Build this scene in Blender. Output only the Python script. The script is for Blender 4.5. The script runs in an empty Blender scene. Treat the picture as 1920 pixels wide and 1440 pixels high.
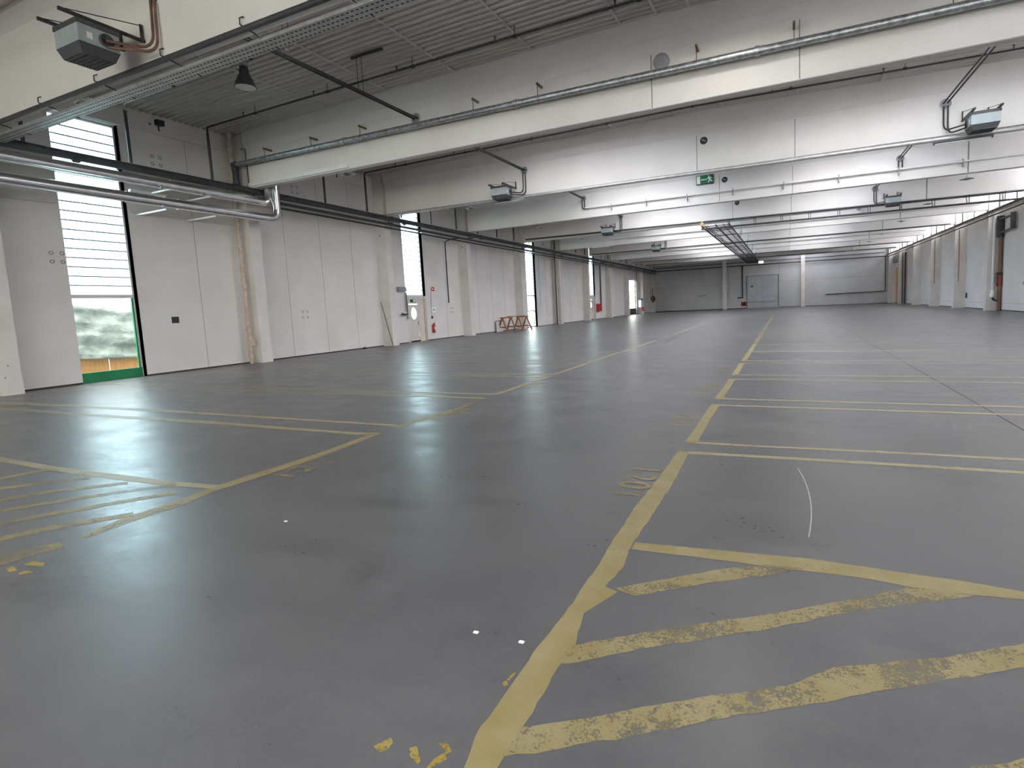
import bpy, math, random
from mathutils import Vector, Matrix
random.seed(7)
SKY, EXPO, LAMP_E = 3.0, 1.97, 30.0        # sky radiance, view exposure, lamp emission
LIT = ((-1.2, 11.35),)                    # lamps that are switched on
PAINT={
 'R0':[(-1.049,1.329),(-1.041,1.399),(-1.084,1.579),(-1.078,1.8),(-1.081,2.098),(-1.061,2.382),(-1.068,2.751),(-1.062,2.818),(-1.082,3.253),(-1.091,3.959),(-1.067,4.643),(-1.064,5.541),(-0.938,5.52),(-0.944,5.457),(-0.92,4.535),(-0.927,3.862),(-0.94,3.233),(-0.912,2.936),(-0.946,2.699),(-0.864,2.668),(-0.895,2.59),(-0.969,2.415),(-0.916,2.15),(-0.934,1.922),(-0.924,1.717),(-0.93,1.635),(-0.93,1.488),(-0.921,1.379)],
 'h1':[(-0.928,3.295),(-0.392,3.35),(0.13,3.405),(0.619,3.389),(0.864,3.387),(1.13,3.359),(1.393,3.336),(1.352,3.235),(1.101,3.27),(0.898,3.246),(0.639,3.228),(0.406,3.254),(0.193,3.244),(-0.105,3.229),(-0.537,3.212),(-0.928,3.189)],
 'd1':[(-0.898,2.698),(-0.584,2.935),(-0.379,3.096),(-0.105,3.249),(0.097,3.27),(-0.102,3.118),(-0.404,2.928),(-0.764,2.657)],
 'd2':[(-0.94,2.141),(-0.853,2.21),(-0.655,2.351),(-0.355,2.55),(-0.09,2.716),(0.212,2.933),(0.615,3.232),(0.896,3.241),(0.634,3.081),(0.228,2.828),(-0.086,2.586),(-0.538,2.291),(-0.912,2.021),(-0.96,2.011)],
 'd3':[(-0.938,1.629),(-0.751,1.739),(-0.608,1.835),(-0.348,2.008),(0.006,2.219),(0.174,2.393),(0.6,2.615),(0.968,2.856),(1.312,3.086),(1.232,2.89),(0.906,2.662),(0.564,2.448),(0.279,2.266),(0.082,2.138),(-0.255,1.925),(-0.536,1.733),(-0.789,1.571),(-0.939,1.485)],
 'd4':[(-0.486,1.373),(0.035,1.687),(0.355,1.882),(0.986,2.28),(0.927,2.134),(0.335,1.766),(-0.459,1.285)],
 's1':[(-0.961,5.556),(-0.174,5.578),(1.009,5.622),(1.859,5.631),(2.468,5.63),(2.435,5.553),(1.833,5.55),(0.994,5.534),(-0.171,5.493),(-0.944,5.457)],
 's2':[(-0.968,5.958),(-0.185,5.967),(1.082,6.039),(1.996,6.057),(2.654,6.066),(2.62,5.986),(1.969,5.972),(1.068,5.959),(-0.183,5.892),(-0.954,5.868)],
 'fragA':[(-1.411,1.354),(-1.395,1.381),(-1.377,1.411),(-1.354,1.396),(-1.35,1.365),(-1.368,1.34)],
 'fragB':[(-1.279,1.399),(-1.256,1.413),(-1.202,1.365),(-1.203,1.351),(-1.255,1.369)],
 'fragC':[(-1.19,1.454),(-1.153,1.463),(-1.121,1.44),(-1.135,1.42),(-1.119,1.407),(-1.154,1.351),(-1.166,1.346),(-1.163,1.394),(-1.141,1.432)],
 'fragD':[(-1.112,1.839),(-1.106,1.887),(-1.093,1.892),(-1.098,1.837)],
 'fragE':[(-1.121,1.818),(-1.11,1.836),(-1.091,1.815),(-1.102,1.798)],
 'L0':[(-5.122,3.119),(-5.115,3.497),(-5.073,4.145),(-5.081,4.699),(-5.136,5.284),(-5.02,5.462),(-4.986,5.29),(-4.931,4.638),(-4.907,4.003),(-4.936,3.513),(-4.977,3.101)],
 'L0b':[(-4.974,2.061),(-5.057,2.24),(-5.096,2.489),(-5.067,2.818),(-5.122,3.119),(-4.977,3.101),(-4.898,2.763),(-4.923,2.438),(-4.92,2.21),(-4.906,2.064)],
 'L0c':[(-5.11,1.495),(-5.194,1.686),(-5.107,1.83),(-5.024,1.958),(-4.848,1.915),(-4.935,1.807),(-4.946,1.597),(-4.921,1.434)],
 'Lh':[(-12.167,3.017),(-9.275,3.15),(-7.912,3.125),(-6.483,3.164),(-5.701,3.192),(-5.105,3.249),(-5.057,3.153),(-5.608,3.087),(-6.343,3.043),(-7.678,3.003),(-8.932,3.027),(-11.541,2.852)],
 'Ld0':[(-8.091,2.471),(-7.95,2.675),(-7.861,3.055),(-7.661,3.069),(-7.546,3.02),(-7.742,3.006),(-7.836,2.634),(-7.977,2.433)],
 'Ld1':[(-7.576,2.302),(-7.459,2.499),(-7.195,2.781),(-6.907,3.026),(-6.785,2.97),(-7.071,2.73),(-7.333,2.454),(-7.451,2.261)],
 'Ld2':[(-7.055,2.132),(-6.957,2.319),(-6.766,2.605),(-6.239,3.038),(-6.133,2.984),(-6.655,2.559),(-6.847,2.28),(-6.947,2.096)],
 'Ld3':[(-6.641,1.996),(-6.538,2.169),(-6.189,2.608),(-5.644,3.158),(-5.542,3.098),(-6.083,2.56),(-6.432,2.13),(-6.535,1.962)],
 'Ld4':[(-6.203,1.853),(-6.115,2.017),(-5.854,2.379),(-5.391,3.009),(-5.281,2.944),(-5.744,2.331),(-6.005,1.977),(-6.095,1.818)],
 'Ld5':[(-5.717,1.694),(-5.653,1.851),(-5.518,2.126),(-5.169,2.527),(-5.053,2.467),(-5.401,2.077),(-5.538,1.81),(-5.604,1.657)],
 'fragF':[(-4.797,1.663),(-4.823,1.718),(-4.682,1.733),(-4.638,1.701),(-4.725,1.68)],
 'fragG':[(-4.833,1.589),(-4.853,1.629),(-4.736,1.607),(-4.746,1.573)],
 'fragH':[(-4.666,1.586),(-4.691,1.622),(-4.577,1.638),(-4.613,1.582)],
 'L1s':[(-5.229,5.383),(-6.522,5.38),(-7.962,5.408),(-9.327,5.421),(-11.408,5.358),(-15.392,5.345),(-19.295,5.309),(-18.839,5.179),(-14.967,5.192),(-11.104,5.211),(-9.049,5.254),(-7.759,5.265),(-6.383,5.262),(-5.235,5.261),(-5.009,5.449)],
 'L2s':[(-5.148,5.904),(-6.23,5.907),(-7.9,5.922),(-10.211,5.952),(-13.339,5.916),(-16.631,5.789),(-20.627,5.688),(-20.107,5.54),(-16.136,5.611),(-12.981,5.753),(-9.967,5.805),(-7.75,5.807),(-6.122,5.801),(-5.116,5.809)],
 'L2':[(-5.12,5.758),(-5.102,6.144),(-4.985,6.854),(-5.015,8.041),(-4.983,8.155),(-4.961,7.97),(-4.863,6.752),(-4.979,5.992),(-5.016,5.748)]}
scene = bpy.context.scene
col = scene.collection
PI = math.pi
# ------------------------------------------------------------------ layout (metres; X right, Y into the hall, Z up)
S, Y0 = 7.2345, 6.2967                    # bay length, first bay line
yb = lambda i: Y0 + S * i
XPL, XFL = -18.56, -17.96                 # left wall panels / left column faces
XPR, XFR = 12.455, 11.74                  # right wall panels / right column faces
YF, YR = yb(10), -16.4                    # far wall, rear wall
ZB = 6.37                                 # underside of the roof beams
RX = -3.0                                 # roof ridge
def zc(x): return 8.47 - (0.0113 * (RX - x) if x < RX else 0.024 * (x - RX))
ORD = ['first', 'second', 'third', 'fourth', 'fifth', 'sixth', 'seventh', 'eighth', 'ninth', 'tenth', 'eleventh']

# ------------------------------------------------------------------ mesh helper
class MB:
    def __init__(s): s.v, s.f, s.m, s.sm = [], [], [], []
    def add(s, vs, fs, mi=0, smooth=False):
        o = len(s.v); s.v += [tuple(v) for v in vs]
        for f in fs: s.f.append(tuple(o + i for i in f)); s.m.append(mi); s.sm.append(smooth)
        return s
    def box(s, x0, x1, y0, y1, z0, z1, mi=0):
        v = [(x, y, z) for x in (x0, x1) for y in (y0, y1) for z in (z0, z1)]
        return s.add(v, [(0,1,3,2),(4,6,7,5),(0,4,5,1),(2,3,7,6),(0,2,6,4),(1,5,7,3)], mi)
    def bar(s, a, b, w, h, mi=0, up=(0,0,1)):
        a, b = Vector(a), Vector(b); d = (b - a).normalized(); u = Vector(up)
        if abs(d.dot(u)) > .98: u = Vector((1,0,0))
        x = d.cross(u).normalized() * w / 2; y = x.cross(d).normalized() * h / 2
        v = [p + i * x + j * y for p in (a, b) for i, j in ((-1,-1),(1,-1),(1,1),(-1,1))]
        return s.add(v, [(3,2,1,0),(4,5,6,7),(0,1,5,4),(1,2,6,5),(2,3,7,6),(3,0,4,7)], mi)
    def tube(s, pts, r, n=10, mi=0, cap=True):
        pts = [Vector(p) for p in pts]; k = len(pts); vs = []
        t0 = (pts[1] - pts[0]).normalized()
        u = Vector((0,0,1)) if abs(t0.z) < .9 else Vector((1,0,0))
        nrm = t0.cross(u).normalized()
        for i, p in enumerate(pts):
            t = ((pts[min(i+1,k-1)] - p).normalized() + (p - pts[max(i-1,0)]).normalized())
            t = t.normalized() if t.length > 1e-6 else t0
            nrm = (nrm - t * nrm.dot(t)).normalized(); bn = t.cross(nrm)
            rr = r[i] if isinstance(r, (list, tuple)) else r
            c = 1.0
            if 0 < i < k - 1:
                a = (pts[i+1] - p).normalized().dot((p - pts[i-1]).normalized()); c = 1 / max(.6, math.sqrt((1 + a) / 2))
            vs += [p + (nrm * math.cos(2*PI*j/n) + bn * math.sin(2*PI*j/n)) * rr for j in range(n)]
        fs = [(i*n+j, i*n+(j+1)%n, (i+1)*n+(j+1)%n, (i+1)*n+j) for i in range(k-1) for j in range(n)]
        s.add(vs, fs, mi, True)
        if cap:
            s.add(vs[:n], [tuple(range(n))[::-1]], mi); s.add(vs[-n:], [tuple(range(n))], mi)
        return s
    def lathe(s, prof, c=(0,0,0), n=24, mi=0, axis='z', smooth=True):
        vs = []
        for r, z in prof:
            for j in range(n):
                a = 2*PI*j/n; x, y = r*math.cos(a), r*math.sin(a)
                p = {'z': (x, y, z), 'y': (x, z, -y), 'x': (z, x, y)}[axis]
                vs.append((c[0]+p[0], c[1]+p[1], c[2]+p[2]))
        fs = [(i*n+j, i*n+(j+1)%n, (i+1)*n+(j+1)%n, (i+1)*n+j) for i in range(len(prof)-1) for j in range(n)]
        return s.add(vs, fs, mi, smooth)
    def disc(s, c, r, n=24, axis='z', mi=0):
        vs = []
        for j in range(n):
            a = 2*PI*j/n; x, y = r*math.cos(a), r*math.sin(a)
            p = {'z': (x, y, 0), 'y': (x, 0, y), 'x': (0, x, y)}[axis]
            vs.append((c[0]+p[0], c[1]+p[1], c[2]+p[2]))
        return s.add(vs, [tuple(range(n))], mi)
    def cyl(s, a, b, r, n=14, mi=0): return s.tube([a, b], r, n, mi)
    def extr(s, poly, z0, z1, fn, mi=0):
        """poly: 2D outline; fn(u, v, w) maps it into space; extruded from w=z0 to w=z1"""
        n = len(poly); vs = [fn(u, v, z0) for u, v in poly] + [fn(u, v, z1) for u, v in poly]
        return s.add(vs, [tuple(range(n))[::-1], tuple(range(n, 2*n))] + [(i, (i+1)%n, n+(i+1)%n, n+i) for i in range(n)], mi)
    def build(s, name, mats, parent=None):
        me = bpy.data.meshes.new(name); me.from_pydata(s.v, [], s.f)
        for m in (mats if isinstance(mats, (list, tuple)) else [mats]): me.materials.append(m)
        me.polygons.foreach_set('material_index', s.m); me.polygons.foreach_set('use_smooth', s.sm)
        me.validate(); me.update()
        o = bpy.data.objects.new(name, me); col.objects.link(o)
        if parent is not None:
            o.parent = parent; o.matrix_parent_inverse = wm(parent).inverted()
        return o
def wm(o):
    m = Matrix.Translation(o.location) @ o.rotation_euler.to_matrix().to_4x4()
    return m if o.parent is None else wm(o.parent) @ o.matrix_parent_inverse @ m
def tag(o, label=None, cat=None, group=None, kind=None):
    for k, v in (('label', label), ('category', cat), ('group', group), ('kind', kind)):
        if v: o[k] = v
    return o
def thing(name, loc, label, cat, group=None):
    o = bpy.data.objects.new(name, None); o.empty_display_size = .2; o.location = loc; col.objects.link(o)
    return tag(o, label, cat, group)
def kids(o): return [c for c in col.objects if c.parent == o]
def copy_tree(o, parent=None):
    c = o.copy(); col.objects.link(c)
    if parent is not None: c.parent = parent
    for ch in kids(o): copy_tree(ch, c)
    return c
def bez(a, b, c, n=8):   # quadratic bend
    a, b, c = Vector(a), Vector(b), Vector(c)
    return [a*(1-t)**2 + b*2*t*(1-t) + c*t*t for t in [i/n for i in range(n+1)]]

# ------------------------------------------------------------------ materials
def mat(name):
    m = bpy.data.materials.new(name); m.use_nodes = True; nt = m.node_tree
    return m, nt, nt.nodes['Principled BSDF'], nt.nodes['Material Output']
def N(nt, t, **kw):
    n = nt.nodes.new(t)
    for k, v in kw.items():
        if k in n.inputs.keys(): n.inputs[k].default_value = v
        else: setattr(n, k, v)
    return n
def coords(nt, scale=(1,1,1)):
    g = N(nt, 'ShaderNodeNewGeometry'); mp = N(nt, 'ShaderNodeMapping'); mp.inputs['Scale'].default_value = scale
    nt.links.new(g.outputs['Position'], mp.inputs['Vector']); return mp.outputs['Vector']
def noise(nt, sc, det=4, rough=.55, vec=None, scale=(1,1,1)):
    n = N(nt, 'ShaderNodeTexNoise'); n.inputs['Scale'].default_value = sc; n.inputs['Detail'].default_value = det; n.inputs['Roughness'].default_value = rough
    nt.links.new(vec or coords(nt, scale), n.inputs['Vector']); return n.outputs['Fac']
def ramp(nt, fac, stops):
    r = N(nt, 'ShaderNodeValToRGB'); cr = r.color_ramp
    while len(cr.elements) < len(stops): cr.elements.new(.5)
    for e, (p, c) in zip(cr.elements, stops): e.position = p; e.color = (*c, 1) if len(c) == 3 else c
    nt.links.new(fac, r.inputs['Fac']); return r.outputs['Color']
def mix(nt, fac, a, b, mode='MIX'):
    m = N(nt, 'ShaderNodeMix'); m.data_type = 'RGBA'; m.blend_type = mode
    for sock, v in ((m.inputs[0], fac), (m.inputs[6], a), (m.inputs[7], b)):
        if isinstance(v, (int, float)): sock.default_value = v
        elif isinstance(v, tuple): sock.default_value = (*v, 1)
        else: nt.links.new(v, sock)
    return m.outputs[2]
def bump(nt, bs, h, strength, dist=.02):
    b = N(nt, 'ShaderNodeBump'); b.inputs['Strength'].default_value = strength; b.inputs['Distance'].default_value = dist
    nt.links.new(h, b.inputs['Height']); nt.links.new(b.outputs['Normal'], bs.inputs['Normal'])
def paintmat(name, a, b, sc=1.5, rough=.6, metal=0., sc2=30, bmp=.05, spec=.4, scale=(1,1,1)):
    m, nt, bs, _ = mat(name)
    n1 = noise(nt, sc, 6, .6, scale=scale); n2 = noise(nt, sc2, 4)
    f = mix(nt, .3, n1, n2)
    nt.links.new(ramp(nt, f, [(.36, a), (.64, b)]), bs.inputs['Base Color'])
    bs.inputs['Roughness'].default_value = rough; bs.inputs['Metallic'].default_value = metal
    bs.inputs['Specular IOR Level'].default_value = spec
    if bmp: bump(nt, bs, n2, bmp)
    return m
M = {}
M['wall'] = paintmat('white wall paint', (.66,.625,.59), (.75,.715,.68), .7, .62)
M['beam'] = paintmat('white painted concrete', (.68,.645,.61), (.77,.74,.705), .5, .6)
M['column'] = paintmat('white painted column', (.62,.58,.545), (.73,.69,.65), 1.2, .6)
M['farwall'] = paintmat('grey painted far wall', (.44,.44,.45), (.54,.535,.535), .5, .6)
M['greydoor'] = paintmat('grey door paint', (.36,.38,.41), (.44,.455,.48), .8, .5)
M['seam'] = paintmat('joint grey', (.20,.19,.18), (.27,.26,.25), 3, .8)  # even dark grey of joints, anchor holes and printed marks
M['gap'] = paintmat('dark joint', (.035,.03,.028), (.06,.055,.05), 3, .8)
M['deck'] = paintmat('corrugated roof sheet', (.50,.455,.415), (.62,.575,.53), .8, .42, .25, 20, 0, .5, (1,6,1))
M['deckbar'] = paintmat('light roof strip', (.52,.50,.47), (.62,.60,.56), 3, .5)
M['galv'] = paintmat('galvanized steel', (.20,.21,.22), (.52,.54,.55), 9, .36, .75, 45, .12)
M['galvlight'] = paintmat('zinc pipe', (.42,.42,.42), (.60,.60,.59), 5, .4, .5)
M['silver'] = paintmat('aluminium cladding', (.74,.74,.75), (.86,.86,.87), 4, .2, 1., 30, .02)
M['darkpipe'] = paintmat('dark grey pipe paint', (.035,.037,.04), (.07,.072,.075), 5, .45)
M['black'] = paintmat('black plastic', (.014,.014,.015), (.03,.03,.03), 5, .5)
M['iron'] = paintmat('dark iron', (.03,.029,.029), (.06,.057,.055), 6, .5, .4)
M['heatbody'] = paintmat('grey enamel', (.30,.335,.34), (.38,.42,.42), 5, .4)
M['heatside'] = paintmat('charcoal enamel', (.045,.047,.05), (.075,.077,.08), 5, .45)
M['rust'] = paintmat('beige downpipe with rust', (.42,.31,.23), (.60,.52,.44), 6, .6, 0, 25)
M['whitemetal'] = paintmat('white metal', (.72,.71,.69), (.80,.79,.77), 5, .4)
M['greymetal'] = paintmat('mid grey metal', (.23,.24,.25), (.33,.335,.34), 5, .45)
M['brown'] = paintmat('brown copper pipe', (.14,.07,.05), (.24,.13,.09), 5, .5)
M['green'] = paintmat('green enamel panel', (.008,.17,.065), (.012,.23,.09), 3, .45)
M['signgreen'] = paintmat('sign green', (.0,.13,.065), (.0,.16,.08), 3, .4, bmp=0)
M['signwhite'] = paintmat('sign white', (.82,.84,.82), (.88,.9,.88), 3, .4, bmp=0)
M['signyellow'] = paintmat('sign pale yellow', (.60,.78,.22), (.68,.85,.3), 3, .4, bmp=0)
M['red'] = paintmat('red enamel', (.42,.012,.012), (.55,.03,.022), 5, .35)
M['darkred'] = paintmat('dark red enamel', (.20,.006,.012), (.30,.012,.02), 5, .35)
M['blue'] = paintmat('blue sign', (.01,.05,.18), (.02,.08,.26), 5, .5)
M['lightblue'] = paintmat('light blue tape', (.30,.50,.68), (.38,.58,.74), 5, .5)
M['wood'] = paintmat('reddish timber', (.22,.075,.022), (.36,.14,.05), 4, .6, 0, 40, .1, .3, (6,6,1))
M['stick'] = paintmat('dark timber stick', (.12,.08,.05), (.2,.14,.09), 4, .7)
M['fence'] = paintmat('orange timber boards', (.42,.21,.06), (.62,.34,.12), 3, .7, 0, 40, .1, .2, (1,8,.5))
M['creamdoor'] = paintmat('cream door paint', (.60,.54,.48), (.70,.64,.58), 3, .5)
M['ochredoor'] = paintmat('ochre door paint', (.52,.34,.14), (.66,.46,.22), 2, .5)
M['frame'] = paintmat('pale window frame', (.62,.60,.62), (.72,.70,.72), 3, .5)
M['slat'] = paintmat('grey glazing bar', (.22,.25,.28), (.30,.33,.36), 3, .5)
M['asphalt'] = paintmat('yard asphalt', (.10,.10,.10), (.16,.155,.15), 2, .9)
M['leaf'] = paintmat('leaf green', (.03,.09,.03), (.10,.22,.07), 6, .6)
def tarp():
    m, nt, bs, _ = mat('grey green tarpaulin'); n = noise(nt, 3, 8, .65)
    nt.links.new(ramp(nt, n, [(.35, (.17,.21,.19)), (.65, (.36,.42,.39))]), bs.inputs['Base Color'])
    bs.inputs['Roughness'].default_value = .35; bump(nt, bs, noise(nt, 5, 9, .7, scale=(1,1,1.8)), .9, .12); return m
M['tarp'] = tarp()
def glass(name, tint, refl=.06):
    m, nt, bs, out = mat(name); nt.nodes.remove(bs)
    t = N(nt, 'ShaderNodeBsdfTransparent'); t.inputs['Color'].default_value = (*tint, 1)
    g = N(nt, 'ShaderNodeBsdfGlossy'); g.inputs['Roughness'].default_value = .03
    mx = N(nt, 'ShaderNodeMixShader'); mx.inputs[0].default_value = refl
    nt.links.new(t.outputs[0], mx.inputs[1]); nt.links.new(g.outputs[0], mx.inputs[2]); nt.links.new(mx.outputs[0], out.inputs['Surface']); return m
M['glass'] = glass('clear glass', (.95,.98,.97))
M['louvre'] = glass('bluish pane glass', (.80,.95,.98))
M['clere'] = glass('clerestory glass', (.90,.93,1.0), .04)
def emit(name, c, s):
    m, nt, bs, out = mat(name); bs.inputs['Base Color'].default_value = (.8,.8,.8,1)
    bs.inputs['Emission Color'].default_value = (*c, 1); bs.inputs['Emission Strength'].default_value = s; return m
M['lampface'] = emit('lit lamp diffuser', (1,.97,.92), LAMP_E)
M['signlit'] = emit('lit exit sign face', (.55,1,.85), 1.6)
M['diffuser'] = paintmat('frosted lamp glass', (.62,.66,.66), (.70,.74,.74), 4, .25)
def floor_mat():
    m, nt, bs, _ = mat('power floated concrete')
    big = noise(nt, .28, 5, .6); mid = noise(nt, 1.6, 8, .62, scale=(.75,1.4,1)); fine = noise(nt, 22, 6, .6)
    f = mix(nt, .45, big, mid); f = mix(nt, .22, f, fine)
    c = ramp(nt, f, [(.30, (.066,.0645,.066)), (.48, (.098,.095,.095)), (.66, (.132,.127,.123))])
    st = noise(nt, .9, 9, .7, scale=(.6,1.2,1))                      # tyre and oil stains
    c = mix(nt, ramp(nt, st, [(.56, (0,0,0)), (.70, (.55,.55,.55))]), c, (.042,.0405,.040))
    sc = noise(nt, 3.5, 10, .75, scale=(1,3,1))                     # pale scuffs
    c = mix(nt, ramp(nt, sc, [(.62, (0,0,0)), (.74, (.35,.35,.35))]), c, (.17,.165,.165))
    vo = N(nt, 'ShaderNodeTexVoronoi'); vo.feature = 'DISTANCE_TO_EDGE'; vo.inputs['Scale'].default_value = 5.5   # fine crazing, only in patches
    wv = coords(nt); wn = N(nt, 'ShaderNodeTexNoise'); wn.inputs['Scale'].default_value = 7; nt.links.new(wv, wn.inputs['Vector'])
    nt.links.new(mix(nt, .12, wv, wn.outputs['Color']), vo.inputs['Vector'])
    cr = ramp(nt, vo.outputs['Distance'], [(.0, (1,1,1)), (.012, (0,0,0))])
    pm = ramp(nt, noise(nt, .45, 3), [(.58, (0,0,0)), (.66, (.45,.45,.45))])
    c = mix(nt, mix(nt, 1., cr, pm, 'MULTIPLY'), c, (.025,.025,.025))
    nt.links.new(c, bs.inputs['Base Color'])
    r = ramp(nt, mix(nt, .4, mid, fine), [(.3, (.24,.24,.24)), (.7, (.46,.46,.46))])
    nt.links.new(r, bs.inputs['Roughness']); bs.inputs['Specular IOR Level'].default_value = .5
    bump(nt, bs, mix(nt, .5, mid, noise(nt, 9, 5)), .10, .02); return m
M['floor'] = floor_mat()
def paint(name, wear, ca, cb):
    m, nt, bs, out = mat(name)
    n = mix(nt, .5, noise(nt, 14, 9, .75), noise(nt, 70, 6, .7)); big = noise(nt, 1.3, 3)
    nt.links.new(ramp(nt, noise(nt, 5, 6, .6), [(.35, ca), (.65, cb)]), bs.inputs['Base Color'])
    bs.inputs['Roughness'].default_value = .45
    a = mix(nt, .35, n, big)
    al = ramp(nt, a, [(wear - .03, (.10,.10,.10)), (wear + .03, (.93,.93,.93))])
    t = N(nt, 'ShaderNodeBsdfTransparent'); mx = N(nt, 'ShaderNodeMixShader')
    nt.links.new(al, mx.inputs[0]); nt.links.new(t.outputs[0], mx.inputs[1]); nt.links.new(bs.outputs[0], mx.inputs[2]); nt.links.new(mx.outputs[0], out.inputs['Surface']); return m
M['paint'] = paint('yellow road paint', .40, (0.250,0.195,0.075), (0.300,0.245,0.120))
M['paintworn'] = paint('worn yellow road paint', .47, (0.235,0.185,0.075), (0.275,0.225,0.115))
M['paintpale'] = paint('pale yellow road paint', .41, (0.280,0.235,0.125), (0.320,0.275,0.165))
M['deepyellow'] = paint('deep yellow road paint', .46, (0.280,0.190,0.025), (0.310,0.240,0.080))
# ------------------------------------------------------------------ floor and its painted marks
fl = MB().box(XPL-.3, XPR+.3, YR-.3, YF+.3, -.2, 0).build('floor', M['floor']); tag(fl, kind='structure')
rj = random.Random(3)
def jag(poly, step=.05, amp=.004):
    out = []
    for i, a in enumerate(poly):
        b = poly[(i+1) % len(poly)]; L = math.dist(a, b); n = min(60, max(1, int(L/step)))
        for k in range(n):
            t = k/n; j = amp if k else 0
            out.append((a[0]+(b[0]-a[0])*t + rj.uniform(-j, j), a[1]+(b[1]-a[1])*t + rj.uniform(-j, j)))
    return out
zlev = [0]
def mark(name, poly, m, jitter=True, amp=.004):
    zlev[0] += 1; z = .0012 + .00003 * (zlev[0] % 40)
    p = jag(poly, .05, amp) if jitter else poly
    mb = MB(); mb.add([(x, y, z) for x, y in p], [tuple(range(len(p)))])
    return mb.build(name, m, fl)
for k, p in PAINT.items():
    nm = 'paint_fragment' if k.startswith('frag') else 'painted_hatch_stripe' if k[0] in 'hd' or k in ('Lh',) or k.startswith('Ld') else 'painted_line'
    m = M['deepyellow'] if k.startswith('frag') else M['paintworn'] if k in ('d1','d2','d3','d4','L0b','L0c','L2') or k.startswith('Ld') else M['paintpale'] if k in ('s1','s2','L1s','L2s','Lh') else M['paint']
    mark(nm, p, m, True, .006 if k[0] in 'Rd' else .004)
def rect(x0, x1, y0, y1): return [(x0,y0),(x1,y0),(x1,y1),(x0,y1)]
# right-hand row of bays
segs = [(5.89,8.18),(8.62,10.87),(11.4,13.56),(13.98,16.3),(16.47,18.9)]
y = 19.1
while y < 51: segs.append((y, min(y+2.42, 51.7))); y += 2.55
for i, (a, b) in enumerate(segs):
    mark('painted_line', rect(-1.05, -.925, a, b), M['paint'] if i < 5 else M['paintworn'], True, .006)
    if i and i < 12:
        for q in ((a, a+.095), (b-.095, b)) if i < 7 else ((a, a+.09),):
            mark('painted_line', rect(-.925, 4.6 if i < 4 else 3.4, q[0], q[1]), M['paintpale'] if i < 5 else M['paintworn'], i < 3)
mark('painted_line', rect(-.925, 4.6, 8.085, 8.18), M['paintpale'])
# left-hand row of bays
for a, b in ((8.5,10.9),(11.3,13.6),(13.9,16.5),(16.6,21.6),(25.1,45.0)):
    mark('painted_line', rect(-5.05 if a < 16 else -4.95, -4.94 if a < 16 else -4.85, a, b), M['paint'])
for a in (8.03, 8.44, 10.75, 11.15, 13.3, 13.95, 16.45):
    mark('painted_line', rect(-17.4, -5.0, a, a+.09), M['paintpale'] if a < 12 else M['paintworn'])
def number(txt, loc, rz, size, m):
    cu = bpy.data.curves.new('painted_number', 'FONT'); cu.body = txt; cu.size = size; cu.space_character = 1.12
    cu.offset = .012 * size
    o = bpy.data.objects.new('tmp', cu); col.objects.link(o)
    me = bpy.data.meshes.new_from_object(o.evaluated_get(bpy.context.evaluated_depsgraph_get()))
    col.objects.unlink(o); bpy.data.objects.remove(o)
    r = Matrix.Translation(loc) @ Matrix.Rotation(rz, 4, 'Z'); me.transform(r)
    me.materials.clear(); me.materials.append(m)
    ob = bpy.data.objects.new('painted_number', me); col.objects.link(ob); ob.parent = fl
    return ob
number('1202', (-4.58, 3.56, .0035), PI/2, .42, M['paintworn'])
number('1204', (-4.60, 6.25, .0035), PI/2, .42, M['paintworn'])
number('1206', (-4.62, 9.2, .0035), PI/2, .40, M['paintworn'])
number('1201', (-1.36, 4.92, .0035), -PI/2, .40, M['paintworn'])
number('1203', (-1.40, 7.52, .0035), -PI/2, .40, M['paintworn'])
number('1205', (-1.40, 10.22, .0035), -PI/2, .40, M['paintworn'])
number('1207', (-1.40, 12.9, .0035), -PI/2, .40, M['paintworn'])
jt = MB().box(2.375, 2.39, YR, 40, 0, .0012); jt.build('floor_joint', M['gap'], fl)
sc = MB()
scr = bez((.09,5.25,.001), (.22,4.5,.001), (.13,3.72,.001), 24)
sc.add([p + Vector((-.004,0,0)) for p in scr] + [p + Vector((.004,0,0)) for p in scr], [(i, i+1, 26+i, 25+i) for i in range(24)])
sc.build('floor_scratch', M['galvlight'], fl)

# ------------------------------------------------------------------ walls
def wall_left():
    w = MB(); x0, x1 = XPL-.3, XPL
    ops = []
    for i in (-2, 0, 2, 4, 6): ops.append((yb(i)+1.95, yb(i)+3.63, 0, 7.68))
    ops.append((yb(8)+2.65, yb(8)+6.2, 0, 4.62)); ops.sort()
    y = YR
    for a, b, za, zb_ in ops:
        w.box(x0, x1, y, a, 0, 8.75); w.box(x0, x1, a, b, zb_, 8.75); y = b
    w.box(x0, x1, y, YF+.3, 0, 8.75)
    # panel joints and drilled anchor holes
    for i in range(-1, 10):
        for q in ((5.6,) if i % 2 == 0 else (1.95, 3.75, 5.55)):
            w.box(XPL-.01, XPL+.003, yb(i)+q-.006, yb(i)+q+.006, .02, 7.7, 1)
    for cy, cz in ((10.95,6.86),(16.16,1.74),(16.2,6.88),(26.88,1.65),(8.05,3.6)):
        for dy in (-.12, .12):
            for dz in (-.12, .12): w.lathe([(.055,-.004),(.055,.004),(.035,.004),(.035,-.004)], (XPL+.001, cy+dy, cz+dz), 10, 1, 'x')
    return w.build('wall_left', [M['wall'], M['seam']])
tag(wall_left(), kind='structure')
w = MB().box(XPR, XPR+.3, YR, YF+.3, 0, 6.42).box(XPR, XPR+.3, YR, YF+.3, 8.02, 8.6)
for i in range(-3, 11): w.box(XPR, XPR+.3, yb(i)-.05, yb(i)+.5, 6.42, 8.02)
for i in range(-1, 10): w.box(XPR-.003, XPR+.01, yb(i)+.5, yb(i)+7.2, .46, .475, 1)
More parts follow.
